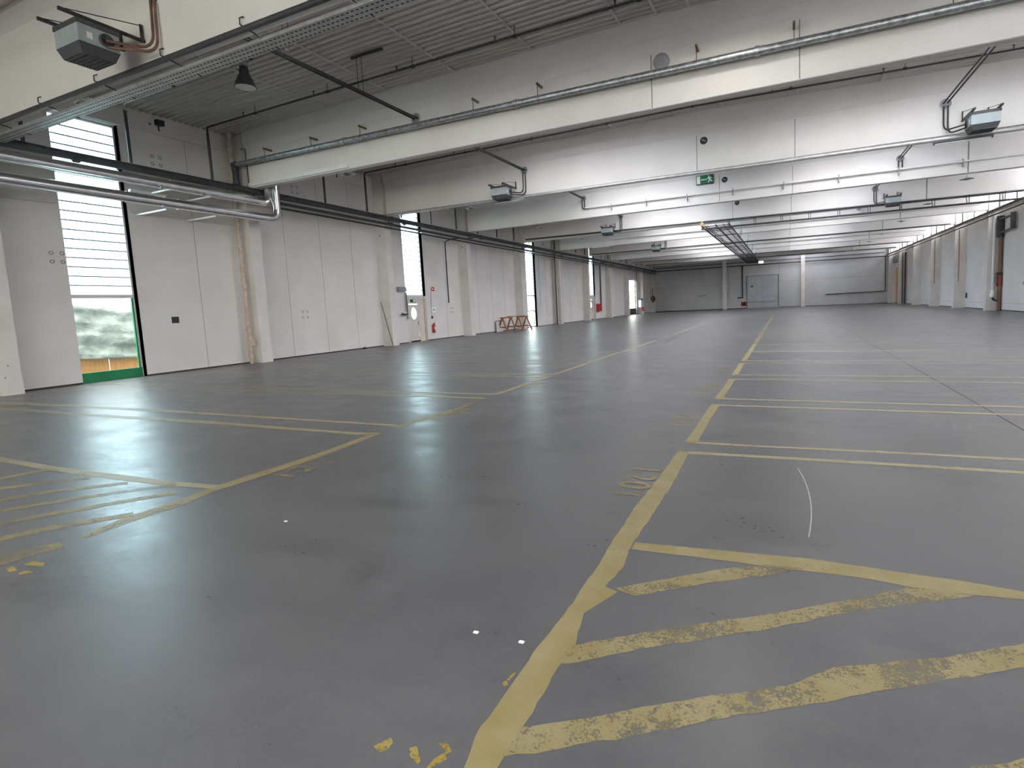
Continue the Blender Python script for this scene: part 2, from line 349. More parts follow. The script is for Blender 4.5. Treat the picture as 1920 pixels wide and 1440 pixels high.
tag(w.build('wall_right', [M['wall'], M['seam']]), kind='structure')
w = MB().box(XPL-.3, XPR+.3, YF, YF+.3, 0, 8.75)
for a, b, z in ((-17.9,-8.3,3.5),(-7.7,-5.1,3.55),(-7.7,-5.6,4.3),(-.95,1.6,3.5),(2.4,11.6,3.55)): w.box(a, b, YF-.004, YF+.01, z-.012, z+.012, 1)
w.box(-.93, -.9, YF-.004, YF+.01, 3.5, 6.3, 1)
w.extr([(-11.6,1.95),(-10.9,2.0),(-10.5,2.12),(-10.5,2.2),(-11.2,2.1),(-11.6,2.05)], YF-.003, YF+.01, lambda u, v, k: (u, k, v), 1)
tag(w.build('wall_far', [M['farwall'], M['seam']]), kind='structure')
w = MB().box(XPL-.3, XPR+.3, YR-.3, YR, 0, .35).box(XPL-.3, XPR+.3, YR-.3, YR, 4.6, 8.75)
for x in (XPL-.3, -13.5, -8.3, -3.1, 2.1, 7.3, XPR): w.box(x, x+.3, YR-.3, YR, .35, 4.6)
tag(w.build('wall_rear', M['wall']), kind='structure')
# dark strips colouring in the shadow gap at the panels' foot joint and ledge trims
b = MB()
for i in range(-1, 10):
    for a, c in (((yb(i)+.5, yb(i)+1.95), (yb(i)+3.63, yb(i)+7.22)) if i in (0,2,4,6) else ((yb(i)+.5, yb(i)+2.65), (yb(i)+6.2, yb(i)+7.22)) if i == 8 else ((yb(i)+.5, yb(i)+7.22),)):
        b.box(XPL-.02, XPL+.012, a, c, 0, .045)
tag(b.build('shadow_gap_left', M['gap']), kind='structure')
b = MB()
for i in range(2, 10): b.box(XPR-.012, XPR+.02, yb(i)+.5, yb(i)+7.2, 0, .05)
tag(b.build('shadow_gap_right', M['gap']), kind='structure')
tag(MB().box(-17.9, -5.1, YF-.012, YF+.02, 0, .1).box(-.9, 11.7, YF-.012, YF+.02, 0, .06).build('shadow_gap_far', M['gap']), kind='structure')
t = MB()
for i in range(-1, 10):
    t.box(XPL-.01, XPL+.07, yb(i)+.45, yb(i)+7.22, 7.70, 7.78); t.box(XPL-.01, XPL+.04, yb(i)+.45, yb(i)+7.22, 7.78, 8.2)
tag(t.build('trim_1', M['wall']), kind='structure')
t = MB()
for i in range(-1, 10):
    for a, c in (((yb(i)+.45, yb(i)+1.9), (yb(i)+3.7, yb(i)+7.22)) if i in (0,2,4,6) else ((yb(i)+.45, yb(i)+7.22),)):
        t.box(XPL-.01, XPL+.035, a, c, 5.08 if i == 0 else 5.95, 5.16 if i == 0 else 6.03)
tag(t.build('trim_2', M['column']), kind='structure')

# ------------------------------------------------------------------ roof deck: real trapezoidal ribs running across the hall
ADDED_SKYL = []                                  # unseen roof lights added to brighten the hall: (x0, x1, y0, y1)
for i in range(-2, 10):
    ya, yc = {-2: (yb(-2)+.6, yb(-2)+6.6), -1: (yb(-1)+.4, yb(-1)+2.0), 0: (yb(0)+.5, yb(0)+2.5), 1: (yb(1)+.7, yb(1)+4.7)}.get(i, (yb(i)+1.5, yb(i)+5.9))
    if i not in (-1, 9): ADDED_SKYL.append((-9.4, -4.6 if i < 8 else -7, ya, yc))
    if i != 8: ADDED_SKYL.append((.6, {-2: 9.4, -1: 5, 0: 7.4, 1: 6.6, 2: 5.0, 3: 4.2}.get(i, 4.0), ya, yc))
def ceiling():
    c = MB(); p = .2; prof = []
    y = YR
    while y < YF + .2:
        prof += [(y, 0), (y+.075, 0), (y+.095, .055), (y+.18, .055)]; y += p
    for k in range(len(prof)-1):
        (ya, da), (yc, dc) = prof[k], prof[k+1]; m = (ya+yc)/2
        cuts = [XPL-.3]
        for x0, x1, s0, s1 in ADDED_SKYL:
            if s0 < m < s1: cuts += [x0, x1]
        cuts.append(XPR+.3); cuts.sort()
        for q in range(0, len(cuts), 2):
            seg = [cuts[q]] + ([RX] if cuts[q] < RX < cuts[q+1] else []) + [cuts[q+1]]
            for u, v in zip(seg, seg[1:]): c.add([(u, ya, zc(u)+da), (u, yc, zc(u)+dc), (v, yc, zc(v)+dc), (v, ya, zc(v)+da)], [(0,1,2,3)])
    cl = c.build('ceiling', M['deck']); tag(cl, kind='structure')
    for x in (-16.1,-13.62,-11.12,-3.75,-2.85,-2.07,.37,10.1):
        MB().box(x-.03, x+.03, yb(-1), YF, zc(x)-.012, zc(x)+.004).build('sheet_joint', M['deckbar'], cl)
    for x in (-8.66,-6.19,2.83,5.27,7.7):
        for i in range(-1, 10):
            s1 = [s for s in ADDED_SKYL if s[0] < x < s[1] and yb(i) < s[2] < yb(i+1)]
            for u, v in ((yb(i), s1[0][2]), (s1[0][3], yb(i+1))) if s1 else ((yb(i), yb(i+1)),):
                MB().box(x-.03, x+.03, u, v, zc(x)-.012, zc(x)+.004).build('sheet_joint', M['deckbar'], cl)
    for k, (x0, x1, ya, yc) in enumerate(ADDED_SKYL):
        z = min(zc(x0), zc(x1))
        f = MB().box(x0-.06, x0, ya-.06, yc+.06, z-.03, z+.5).box(x1, x1+.06, ya-.06, yc+.06, z-.03, z+.5).box(x0, x1, ya-.1, ya, z-.03, z+.5).box(x0, x1, yc, yc+.1, z-.03, z+.5)
        f = f.build('window_%d' % (20+k), M['whitemetal']); tag(f, kind='structure')  # opening added for daylight, no roof light known here
        MB().box(x0, x1, ya, yc, z+.42, z+.44).build('added_roof_pane', M['clere'], f)
ceiling()

# ------------------------------------------------------------------ columns
for side in (0, 1):
    for i in range(0, 11):
        if side and i < 3: continue
        x0, x1 = (XPL, XFL) if side == 0 else (XFR, XPR)
        y1 = yb(i) + (.436 if i < 10 else 0); y0 = yb(i) - (0 if i < 10 else .436)
        c = MB().box(x0, x1, y0, y1, 0, zc(x0)-.0 if side == 0 else 8.1)
        f = .012                                              # chamfered plinth and anchor holes near the foot
        c.box(x0 if side == 0 else x0-f, x1+f if side == 0 else x1, y0+.02, y1+.01, 0, .32)
        xx = x1+.001 if side == 0 else x0-.001
        for dy, z in ((.12,.45),(.25,.3),(.2,.75)): c.disc((xx+.0025*(1 if side == 0 else -1), y0+dy, z), .015, 8, 'x', 1)
        c.disc((x0+.28, y0-.002, 5.45), .035, 10, 'y', 1)
        lab = {(0,0):'white wall column cut by the left edge of the photo, left of the green-based window',
               (0,1):'white column on the left wall carrying the beige rusty downpipe',
               (0,2):'white column left of the oval-window door, with a stick leaning on it',
               (0,3):'white column between the oval-window door bay and the trestle bay',
               (0,4):'white column just behind the two wooden trestles',
               (0,10):'white corner column at the far left end of the hall, with a hose ring',
               (0,9):'white column with the blue-topped notice and red extinguishers',
               (0,8):'white column just left of the sectional gate',
               (0,7):'white column right of the red cabinet on the left wall',
               (1,5):'white column on the right wall with white drainpipe and dark duct',
               (1,10):'corner column at the far right end of the hall',
               (1,9):'right wall column with the pair of dark vertical pipes, nearest the ochre door'}.get((side, i),
               '%s white column of the %s wall, counted from the camera' % (ORD[i] if side == 0 else ORD[i-3], 'left' if side == 0 else 'right'))
        tag(c.build('wall_column', [M['column'], M['black']]), lab, 'column', 'columns along the left wall' if side == 0 else 'columns along the right wall')
for x, lab in ((-8.2, 'left one of two narrow columns on the far wall, beside the grey sliding door'), (1.78, 'right one of two narrow columns on the far wall')):
    tag(MB().box(x, x+.5, YF-.45, YF, 0, 8.3).box(x-.01, x+.51, YF-.46, YF, 0, .4).build('wall_column', M['column']), lab, 'column', 'columns on the far wall')

# ------------------------------------------------------------------ roof beams
BL = ['nearest white roof beam, crossing the top left corner above the perforated cable tray',
      'large white roof beam carrying the thick galvanized rain pipe',
      'third white roof beam from the camera, with one heater left and one right',
      'white roof beam bearing the green exit sign',
      'white roof beam where the dark cable ladder begins',
      'sixth white roof beam from the camera', 'seventh white roof beam from the camera', 'eighth white roof beam from the camera',
      'ninth white roof beam from the camera', 'tenth white roof beam from the camera, last before the far wall']
HX = (-10.2, -2.77, 4.57)
for i in range(-2, 10):  # the two beams behind the camera are unseen, added to block rear light
    xa, xb = -17.78, XFR-.02; y0 = yb(i)+.02
    sec = [(0,ZB),(.02,ZB-.015),(.26,ZB-.015),(.28,ZB),(.28,7.66),(.36,7.90),(.36,8.6),(-.10,8.6),(-.10,7.90),(0,7.66)]
    bm_ = MB(); xs = (xa, RX, xb); n = len(sec); vs = []
    for x in xs: vs += [(x, y0+a, min(z, zc(x)+.03)) for a, z in sec]
    fs = [tuple(range(n))[::-1], tuple(range(2*n, 3*n))]
    for k in (0, 1): fs += [(k*n+j, k*n+(j+1)%n, (k+1)*n+(j+1)%n, (k+1)*n+j) for j in range(n)]
    bm_.add(vs, fs)
    for x, wd in ((RX-.03,.012),(.285,.012),(7.0,.025)): bm_.box(x-wd, x+wd, y0-.004, y0+.01, ZB+.01, 7.64, 1)
    b = bm_.build('roof_beam', [M['beam'], M['seam']]); tag(b, BL[i] if i >= 0 else 'unseen white roof beam added behind the camera to block light, %s' % ('nearer one' if i == -1 else 'farther one'), 'beam', 'white roof beams')
    for h in HX:                                             # collars around the three service holes
        r = .17 if h != -2.77 else .155
        s = MB(); z = 7.42 if h != 4.57 else 7.32
        if i == 1 and h == -2.77:
            s.lathe([(.19,.02),(.19,-.09),(.16,-.10),(.0,-.10)], (h, y0, z-.02), 24, 0, 'y'); s.build('plug', M['greymetal'], b)
        else:
            s.lathe([(r+.02,.01),(r+.02,-.015),(r-.015,-.02),(r-.02,.0)], (h, y0, z), 24, 0, 'y')
            s.disc((h, y0-.004, z), r-.01, 24, 'y', 1 if h == -2.77 else 2)
            if h == -2.77: s.bar((h-.07,y0-.01,z+.04), (h+.06,y0-.01,z-.03), .03, .05, 2)
            s.build('sleeve', [M['whitemetal'], M['black'], M['greymetal']], b)
# ------------------------------------------------------------------ windows and doors of the left wall
def tall_window(n, i, za):
    a, b = yb(i)+1.95, yb(i)+3.63; gx = XPL-.2
    f = MB()
    f.box(gx-.04, gx+.04, a, a+.05, za, 7.68).box(gx-.04, gx+.04, b-.05, b, za, 7.68).box(gx-.04, gx+.04, a+.05, b-.05, 7.62, 7.68)
    f.box(gx-.04, gx+.06, a+.05, b-.05, 2.47, 2.58)
    f.box(XPL-.3, XPL+.0, b, b+.012, za, 7.68).box(XPL-.3, XPL, a-.0, a+.01, za, 7.68)
    w = f.build('window_%d' % n, M['frame']); tag(w, kind='structure')
    MB().box(gx-.006, gx+.006, a+.05, b-.05, 2.58, 7.62).build('louvre_pane', M['louvre'], w)
    s = MB()
    k = 19
    for j in range(1, k):
        z = 2.58 + (7.62-2.58)*j/k; s.box(gx-.012, gx+.012, a+.05, b-.05, z-.019, z+.019)
    s.build('glazing_bar', M['slat'], w)
    return w, a, b, gx
w, a, b, gx = tall_window(1, 0, 0)
MB().box(gx-.05, gx+.05, a+.03, b-.03, .0, .29).box(gx-.03, gx+.03, b-.09, b-.05, .29, 2.47).build('kick_panel', M['green'], w)['label'] = 'green enamel panel along the foot of the window'
MB().box(gx-.006, gx+.006, a+.05, b-.09, .29, 2.47).build('lower_pane', M['glass'], w)
w, a, b, gx = tall_window(3, 4, 0)
MB().box(gx-.04, gx+.05, a+.05, b-.05, 1.26, 1.36).box(gx-.04, gx+.05, a+.05, b-.05, .0, .1).build('transom', M['frame'], w)
MB().box(gx-.006, gx+.006, a+.05, b-.05, .1, 1.26).build('lower_pane', M['glass'], w)
MB().box(gx-.006, gx+.006, a+.05, b-.05, 1.36, 2.47).build('lower_pane', M['glass'], w)
tall_window(5, -2, 0)
def oval_door(nw, nd, i):
    w, a, b, gx = tall_window(nw, i, 2.5)
    x0, x1 = gx-.03, gx+.03; m = a+.38; r = m+.78
    def rng(c, ry, rz, x, n=28): return [(x, c+ry*math.cos(2*PI*j/n), 1.57+rz*math.sin(2*PI*j/n)) for j in range(n)]
    d = MB(); cy = m+.39; n = 28
    # leaf with an oval opening, built as a ring of quads
    outer = []
    for j in range(n):
        c, s_ = math.cos(2*PI*j/n), math.sin(2*PI*j/n); t = min(.385/max(1e-6,abs(c)), (.48 if s_ > 0 else 1.47)/max(1e-6,abs(s_)))
        outer.append((cy+c*t, 1.57+s_*t))
    for x in (x0, x1):
        vs = rng(cy, .235, .33, x) + [(x, p, q) for p, q in outer]
        d.add(vs, [(j, (j+1)%n, n+(j+1)%n, n+j) for j in range(n)])
    vi = rng(cy, .235, .33, x0) + rng(cy, .235, .33, x1); d.add(vi, [(j, (j+1)%n, n+(j+1)%n, n+j) for j in range(n)])
    d.box(x0, x1, m+.005, m+.06, .1, .3).box(x0, x1, r-.06, r-.005, .1, .3)
    leaf = d.build('door_%d' % nd, M['creamdoor']); tag(leaf, kind='structure')
    f = MB().box(gx-.05, gx+.05, a, m-.01, 0, 2.47).box(gx-.05, gx+.05, m-.01, r+.01, 2.09, 2.47).box(gx-.05, gx+.05, r+.01, b, 0, 2.47)
    f.box(gx+.05, gx+.062, r+.1, b-.14, .12, 2.0)
    f.build('door_frame', M['creamdoor'], leaf)
    MB().box(gx-.03, gx+.07, m, r, 0, .09).build('threshold', M['black'], leaf)
    MB().add(rng(cy, .25, .345, gx), [tuple(range(28))]).build('oval_pane', M['louvre'], leaf)
    rm = MB(); vv = []
    for rr, xx in ((.235,x1+.001),(.265,x1+.012),(.235,x1+.02)): vv += [(xx, cy+rr*math.cos(2*PI*j/n), 1.57+(rr+.095)*math.sin(2*PI*j/n)) for j in range(n)]
    rm.add(vv, [(k*n+j, k*n+(j+1)%n, (k+1)*n+(j+1)%n, (k+1)*n+j) for k in (0,1) for j in range(n)]); rm.build('pane_rim', M['frame'], leaf)
    MB().box(x1, x1+.02, r-.09, r-.04, .92, 1.14).tube([(x1+.015, r-.065, 1.05), (x1+.06, r-.065, 1.05), (x1+.065, r-.19, 1.05)], .011, 8).build('door_handle', M['greymetal'], leaf)
    MB().box(gx+.02, gx+.06, b-.045, b-.005, 0, 2.5).build('brown_post', M['ochredoor'], leaf)
    return a, b, gx
oval_door(2, 1, 2); oval_door(4, 2, 6)
# sectional gate in bay nine
a, b = yb(8)+2.65, yb(8)+6.2; gx = XPL-.18
g = MB()
for j in range(6): g.box(gx-.03, gx+.03, a, b, .78+j*.755-.045, .78+j*.755+.045)
for y in (a, b-.08): g.box(gx-.03, gx+.03, y, y+.08, 0, 4.62)
g.box(gx-.03, gx+.03, a, b, 0, .735)
g = g.build('door_3', M['iron']); tag(g, kind='structure')
for j in range(5): MB().box(gx-.005, gx+.005, a+.08, b-.08, .825+j*.755, .78+(j+1)*.755-.045).build('gate_pane', M['glass'], g)
MB().box(gx+.03, gx+.04, a+.1, b-.1, .36, .39).box(gx+.03, gx+.04, a+.1, b-.1, .62, .64).build('gate_rib', M['greymetal'], g)
MB().box(XPL+.0, XPL+.05, b+.02, b+.1, 0, 6.0).build('guide_rail', M['black'], g)
# far wall: grey sliding door
d = MB().box(-5.0, -1.02, YF-.1, YF-.03, .1, 4.42)
d = d.build('door_4', M['greydoor']); tag(d, kind='structure')
e = MB()
for x0, x1, z0, z1 in ((-5.04,-.98,4.42,4.47),(-1.04,-.96,.1,4.45),(-5.04,-4.98,.1,4.45)): e.box(x0, x1, YF-.11, YF-.02, z0, z1)
e.build('door_frame', M['iron'], d)
MB().box(-5.0, -.9, YF-.18, YF-.12, .86, .94).build('push_rail', M['greymetal'], d)
MB().box(-4.55, -4.15, YF-.106, YF-.1, 2.98, 3.08).box(-4.45, -4.3, YF-.107, YF-.1, 2.93, 3.12).build('lettering_remnant', M['black'], d)
MB().box(-4.9, -1.1, YF-.108, YF-.1, 2.36, 2.385).box(-3.02, -3.0, YF-.108, YF-.1, .1, 4.4).build('panel_joint', M['seam'], d)
# ochre door at the far end of the right wall
d = MB().box(XPR-.05, XPR-.01, yb(9)+4.0, yb(9)+6.3, .05, 4.35)
d = d.build('door_5', M['ochredoor']); tag(d, kind='structure')
MB().box(XPR-.06, XPR-.045, yb(9)+5.1, yb(9)+5.13, .05, 4.35).build('leaf_joint', M['brown'], d)
MB().box(XPR-.1, XPR-.05, yb(9)+4.9, yb(9)+5.3, 2.3, 2.36).build('door_bolt', M['iron'], d)
MB().box(XPR-.3, XPR-.01, yb(9)+3.2, yb(9)+6.6, 4.95, 5.75).build('roller_box', M['greymetal'], d)
# clerestory above the right wall
for k, i in enumerate(range(-2, 10)):
    a, b = yb(i)+.5, yb(i)+7.18; x = XPR+.12
    f = MB().box(x-.04, x+.04, a, b, 6.42, 6.48).box(x-.04, x+.04, a, b, 7.96, 8.02)
    for q in (a, a+2.2, a+4.45, b-.05): f.box(x-.035, x+.035, q, q+.05, 6.48, 7.96)
    f = f.build('window_%d' % (6+k), M['frame']); tag(f, kind='structure')
    MB().box(x-.005, x+.005, a+.05, b-.05, 6.48, 7.96).build('clerestory_pane', M['clere'], f)
# unseen glazing behind the camera, added to brighten the hall
f = MB(); xs = (XPL, -13.5, -8.3, -3.1, 2.1, 7.3)
for x in xs: f.box(x+.3, x+5.0, YR-.2, YR-.12, 2.4, 2.5)
f = f.build('window_18', M['frame']); tag(f, kind='structure')
MB().box(XPL, XPR, YR-.16, YR-.15, .35, 4.6).build('added_rear_pane', M['glass'], f)

# ------------------------------------------------------------------ outside the left wall
tag(MB().box(-60, XPL-.3, -40, 110, -.3, -.12).build('yard_ground', M['asphalt']), kind='structure')
f = thing('timber_fence', (-21.6, 10.5, -.12), 'orange timber board fence standing outside the green-based window', 'fence')
for j, y in enumerate((7.4, 8.9, 10.45, 12.0)):
    MB().box(-21.64, -21.58, y, y+1.5, -.1, 1.05).build('board_panel', M['fence'], f)
MB().box(-21.58, -21.52, 10.42, 10.5, -.12, 1.1).build('fence_post', M['fence'], f)
tp = MB(); nx, nz = 60, 26; rt_ = random.Random(5); vs = []
for a_ in range(nx+1):
    for c_ in range(nz+1):
        u, v = a_/nx, c_/nz; y = 7.2 + 6.2*u; z = (.74 - .36*u + .05*math.sin(9*u)) + (2.42 - .74 + .36*u + .03*math.sin(17*u))*v
        fold = .10*math.sin(6*u+9*v)*math.sin(3*v+1) + .05*math.sin(31*u-14*v) + .05*math.sin(23*v+11*u) + .02*math.sin(53*v+9*u) + .06*abs(math.sin(8*(u-.45)+5*(v-.5)))
        vs.append((-21.3 - .5*v + fold + rt_.uniform(-.008,.008), y, z))
tp.add(vs, [(a_*(nz+1)+c_, a_*(nz+1)+c_+1, (a_+1)*(nz+1)+c_+1, (a_+1)*(nz+1)+c_) for a_ in range(nx) for c_ in range(nz)], 0, True)
t_ = tp.build('tarpaulin', M['tarp']); tag(t_, 'crumpled grey-green tarpaulin hung over the fence outside the window', 'tarpaulin')
sm_ = t_.modifiers.new('thickness', 'SOLIDIFY'); sm_.thickness = .01
lf = MB(); rl = random.Random(9)
for _ in range(1500):
    c = Vector((-20.6+rl.gauss(0,.35), 37.9+rl.gauss(0,.6), abs(rl.gauss(.55,.5)))); d1 = Vector((rl.uniform(-1,1), rl.uniform(-1,1), rl.uniform(-1,1))).normalized()*.09
    d2 = d1.cross(Vector((rl.uniform(-1,1), rl.uniform(-1,1), .3))).normalized()*.05
    lf.add([c-d1, c+d2, c+d1, c-d2], [(0,1,2,3)])
tag(lf.build('shrub', M['leaf']), 'green shrub outside the two-paned window beyond the trestles', 'shrub')

# ------------------------------------------------------------------ long pipes along the walls
def run(name, pts, r, m, label, cat='pipe', group=None, n=12):
    o = MB().tube(pts, r, n).build(name, m); return tag(o, label, cat, group)
p = thing('sprinkler_main', (-17.72, YR, 6.3), 'dark sprinkler main running along the whole left wall below the ceiling', 'pipe')
MB().tube([(-17.72, YR, 6.34), (-17.72, 12, 6.27), (-17.72, 40, 6.13), (-17.72, YF-.1, 6.02)], .115, 14).build('pipe', M['darkpipe'], p)
for i in range(0, 10):
    y = yb(i)+.22; z = 6.34 - .0037*(y-YR)
    MB().bar((XFL-.02, y, z-.17), (-17.58, y, z-.17), .05, .05).bar((-17.86, y, z-.17), (-17.86, y, z+.16), .03, .03).build('bracket', M['iron'], p)
for y in (8.4, 14.4, 22.0, 29.4): MB().tube([(-17.72, y-.06, 6.34-.0037*(y-YR)), (-17.72, y+.06, 6.34-.0037*(y-YR))], .14, 14).build('coupling', M['darkpipe'], p)
def silver(nm, x, z, r, yv, lab):
    t_ = thing(nm, (x, YR, z), lab, 'pipe', None)
    MB().tube([(x, YR, z), (x, yv-.42, z)] + bez((x, yv-.36, z), (x, yv, z), (x, yv, z+.36), 6) + [(x, yv, z+.45), (x, yv, 8.3)], r, 18).build('pipe', M['silver'], t_)
    for y in (-2.0, 1.8, 4.6, 7.2, 9.2, 10.6, 12.2, yv-.45): MB().tube([(x, y-.012, z), (x, y+.012, z)], r+.006, 18).build('joint_band', M['silver'], t_)
    for zz in (z+.48, z+.1+.42): pass
    MB().tube([(x, yv, z+.46), (x, yv, z+.49)], r+.006, 18).build('joint_band', M['silver'], t_)
    return t_
silver('insulated_pipe', -17.42, 5.87, .15, 14.02, 'upper shiny insulated silver pipe crossing the first window and turning up')
silver('insulated_pipe', -17.16, 5.27, .15, 14.10, 'lower shiny insulated silver pipe crossing the first window and turning up')
hg = thing('pipe_support', (-17.9, 9.9, 5.3), 'white bracket arms holding the silver pipes beside the first window', 'bracket')
for y, z in ((10.35,5.66),(10.2,5.05),(11.6,5.66),(11.7,5.05)): MB().bar((XPL, y, z), (-17.05, y, z), .045, .045).build('arm', M['whitemetal'], hg)
run('conduit_pipe', [(-17.62, 14.7, 5.98), (-17.62, 30, 5.84), (-17.62, YF-.2, 5.7)], .06, M['darkpipe'], 'thinner dark pipe running below the sprinkler main past the silver bends')
run('conduit_pipe', [(-17.85, 14.7, 5.86), (-17.85, 30, 5.72), (-17.85, YF-.2, 5.58)], .035, M['iron'], 'thinnest dark pipe of the left wall bundle, nearest the columns')
run('conduit_pipe', [(11.55, 20, 6.2), (11.55, YF-.2, 6.06)], .075, M['darkpipe'], 'upper dark pipe along the right wall columns', group=None)
run('conduit_pipe', [(11.58, 20, 5.92), (11.58, YF-.2, 5.8)], .05, M['darkpipe'], 'lower dark pipe along the right wall columns')
tag(MB().box(11.5, 11.62, 20, YF-.3, 6.0, 6.06).build('cable_trunking', M['rust']), 'beige trunking between the two dark pipes on the right wall', 'cable duct')
run('far_pipe', [(-17.5, YF-.35, 5.97), (11.5, YF-.35, 5.9)], .06, M['black'], 'lower black pipe running across the far wall')
run('far_pipe', [(-17.5, YF-.35, 6.38), (11.3, YF-.35, 6.36)], .045, M['black'], 'upper black pipe running across the far wall')
# ------------------------------------------------------------------ sprinkler branches: three per bay, pipe under the deck, drop at the left wall
PN = ['nearest', 'middle', 'farthest']
for i in range(0, 10):
    for j in range(3):
        y = yb(i) + 1.02 + 2.43*j; xs = XPL+.84
        if y > YF-.3: continue
        t_ = thing('sprinkler_branch', (xs, y, 6.3), '%s sprinkler branch pipe of the %s roof bay, dropping to the left wall main' % (PN[j], ORD[i]), 'sprinkler pipe', 'sprinkler branches under the roof')
        MB().tube([(-17.72, y, 6.36), (-17.72, y, 8.02)] + bez((-17.72, y, 8.03), (-17.72, y, 8.1), (-17.6, y, 8.1), 4) + [(RX, y, 8.24), (11.4, y, 8.0)], .032 if i else .03, 8).build('pipe', M['galvlight'] if i == 0 and j < 2 else M['darkpipe'], t_)
        MB().tube([(-17.72, y, 6.4), (-17.72, y, 7.9)], .045, 8).build('riser', M['darkpipe'], t_)
        if i < 2:
            for k in range(8):
                x = -15.9 + 3.1*k; z = 8.1 + .14*(x+17.6)/14.6 if x < RX else 8.24-.0167*(x-RX)
                MB().tube([(x, y, z+.02), (x, y, z+.10)], .014, 6).lathe([(.0,z+.13),(.03,z+.125),(.034,z+.11),(0,z+.1)], (x, y, 0), 8).build('sprinkler_head', M['iron'], t_)
                MB().tube([(x+.55, y, z), (x+.55, y, zc(x+.55)+.02)], .010, 6).tube([(x+.5, y, z), (x+.6, y, z)], .042, 8).build('hanger', M['iron'], t_)
for i in range(4, 10):
    for j in range(2):
        y = yb(i)+2.3+2.6*j
        run('sprinkler_riser', [(11.6, y, 6.2), (11.6, y, 8.02)], .035, M['darkpipe'], '%s of two thin risers in front of the clerestory in the %s bay' % ('nearer' if j == 0 else 'farther', ORD[i]), 'pipe', 'risers before the clerestory', 8)
# ------------------------------------------------------------------ galvanized rain pipe along the second beam
y = yb(1)-.25
p = thing('rain_pipe', (-18.0, y, 7.15), 'thick galvanized rain pipe hung along the large near roof beam', 'pipe')
zp = lambda x: 7.16 - .006*(x+18)
MB().tube([(-17.95, y, zp(-18)), (11.5, y, zp(11.5))], .088, 18).build('pipe', M['galv'], p)
for x in (-12.84, -6.67, -.58, 5.5): MB().tube([(x-.05, y, zp(x)), (x+.05, y, zp(x))], .108, 18).tube([(x+.1, y, zp(x)), (x+.13, y, zp(x))], .1, 18).build('coupling', M['galv'], p)
for x in (-16.45,-14.25,-12.15,-8.0,-6.0,-1.9,.17,3.0):
    MB().box(x-.025, x+.025, y-.06, yb(1)+.03, 7.44, 7.49).build('bracket_arm', M['brown'], p)
    MB().tube([(x, y-.02, 7.45), (x, y-.02, zp(x)+.08)], .009, 6).build('rod', M['iron'], p)
    MB().tube([(x-.015, y, zp(x)), (x+.015, y, zp(x))], .096, 18).build('clamp', M['galv'], p)
e = MB().tube([(-17.95, y, 7.16), (-18.12, y, 7.15)] , .12, 14).tube([(-18.05, y, 7.2), (-18.05, y, 6.38)], .105, 14)
for z in (7.02, 6.5): e.tube([(-18.05, y, z-.03), (-18.05, y, z+.03)], .125, 14)
tag(e.build('pipe_elbow', M['darkpipe']), 'dark elbow and short drop joining the rain pipe to the wall main', 'pipe')
dp = thing('downpipe', (-18.24, yb(1)-.2, 0), 'beige rusty downpipe standing beside the second left wall column', 'downpipe')
dy = yb(1)-.22
MB().tube([(-18.24, dy, 8.3), (-18.24, dy, 7.25)], .09, 12).build('upper_pipe', M['rust'], dp)
MB().tube([(-18.24, dy-.0, 7.25), (-18.24, dy, 0)], .07, 12).build('pipe', M['rust'], dp)
for z in (7.9, 7.6, 7.3, 4.3, 3.1, 1.25): MB().tube([(-18.24, dy, z-.04), (-18.24, dy, z+.04)], .1, 12).build('collar', M['rust'], dp)
MB().tube([(-18.24, dy, .62), (-18.24, dy, .95)], .085, 12).box(-18.21, -18.08, dy-.09, dy+.09, .68, .9).build('cleanout_box', M['rust'], dp)
run('conduit', [(-17.98, yb(1)-.03, 7.75), (-17.72, yb(1)-.03, 7.72), (-17.72, yb(1)-.03, 7.3), (-17.7, yb(1)-.03, 6.45)], .016, M['black'], 'thin black conduit at the left end of the large near beam', 'conduit')
# ------------------------------------------------------------------ pipes along the other beams
run('beam_pipe', [(-17.9, yb(2)-.12, 6.34), (11.4, yb(2)-.12, 6.2)], .07, M['galvlight'], 'grey zinc pipe along the foot of the third roof beam')
p3 = thing('beam_pipe', (-10, yb(3)-.06, 6.88), 'pale pipe along the beam that bears the exit sign', 'pipe')
MB().tube([(-10.1, yb(3)-.07, 6.88), (11.4, yb(3)-.07, 6.83)], .04, 10).build('pipe', M['whitemetal'], p3)
for x in (-8.6,-6.7,-4.6,-2.4,-.1,2.2,4.5,6.8): MB().box(x-.02, x+.02, yb(3)-.12, yb(3)+.03, 6.62, 6.94).build('pipe_clip', M['greymetal'], p3)
run('beam_pipe', [(-17.4, yb(4)-.12, 6.53), (11.4, yb(4)-.12, 6.36)], .055, M['darkpipe'], 'dark pipe along the foot of the fifth roof beam above the cable ladder')
for i, zz in ((5,6.88),(6,6.46),(7,6.88),(8,6.46),(9,6.5)):
    run('beam_pipe', [(-17.4, yb(i)-.1, zz), (11.4, yb(i)-.1, zz-.08)], .045, M['darkpipe'] if zz < 6.6 else M['whitemetal'], '%s pipe along the %s roof beam from the camera' % ('dark' if zz < 6.6 else 'pale', ORD[i]))
tr = thing('ceiling_duct_pipe', (-4.8, yb(4)-.3, 5.97), 'dark horizontal pipe hung below the fifth beam, right of the cable ladder', 'pipe')
MB().tube([(-4.9, yb(4)-.3, 6.0), (11.4, yb(4)-.3, 5.94)], .055, 10).build('pipe', M['darkpipe'], tr)
for k in range(10):
    x = -3.25 + 1.5*k
    if x < 11: MB().bar((x-.04, yb(4)-.34, 5.95), (x-.04, yb(4)-.14, 6.42), .03, .03).bar((x+.06, yb(4)-.3, 5.92), (x+.06, yb(4)-.3, 6.42), .03, .03).build('hanger', M['iron'], tr)
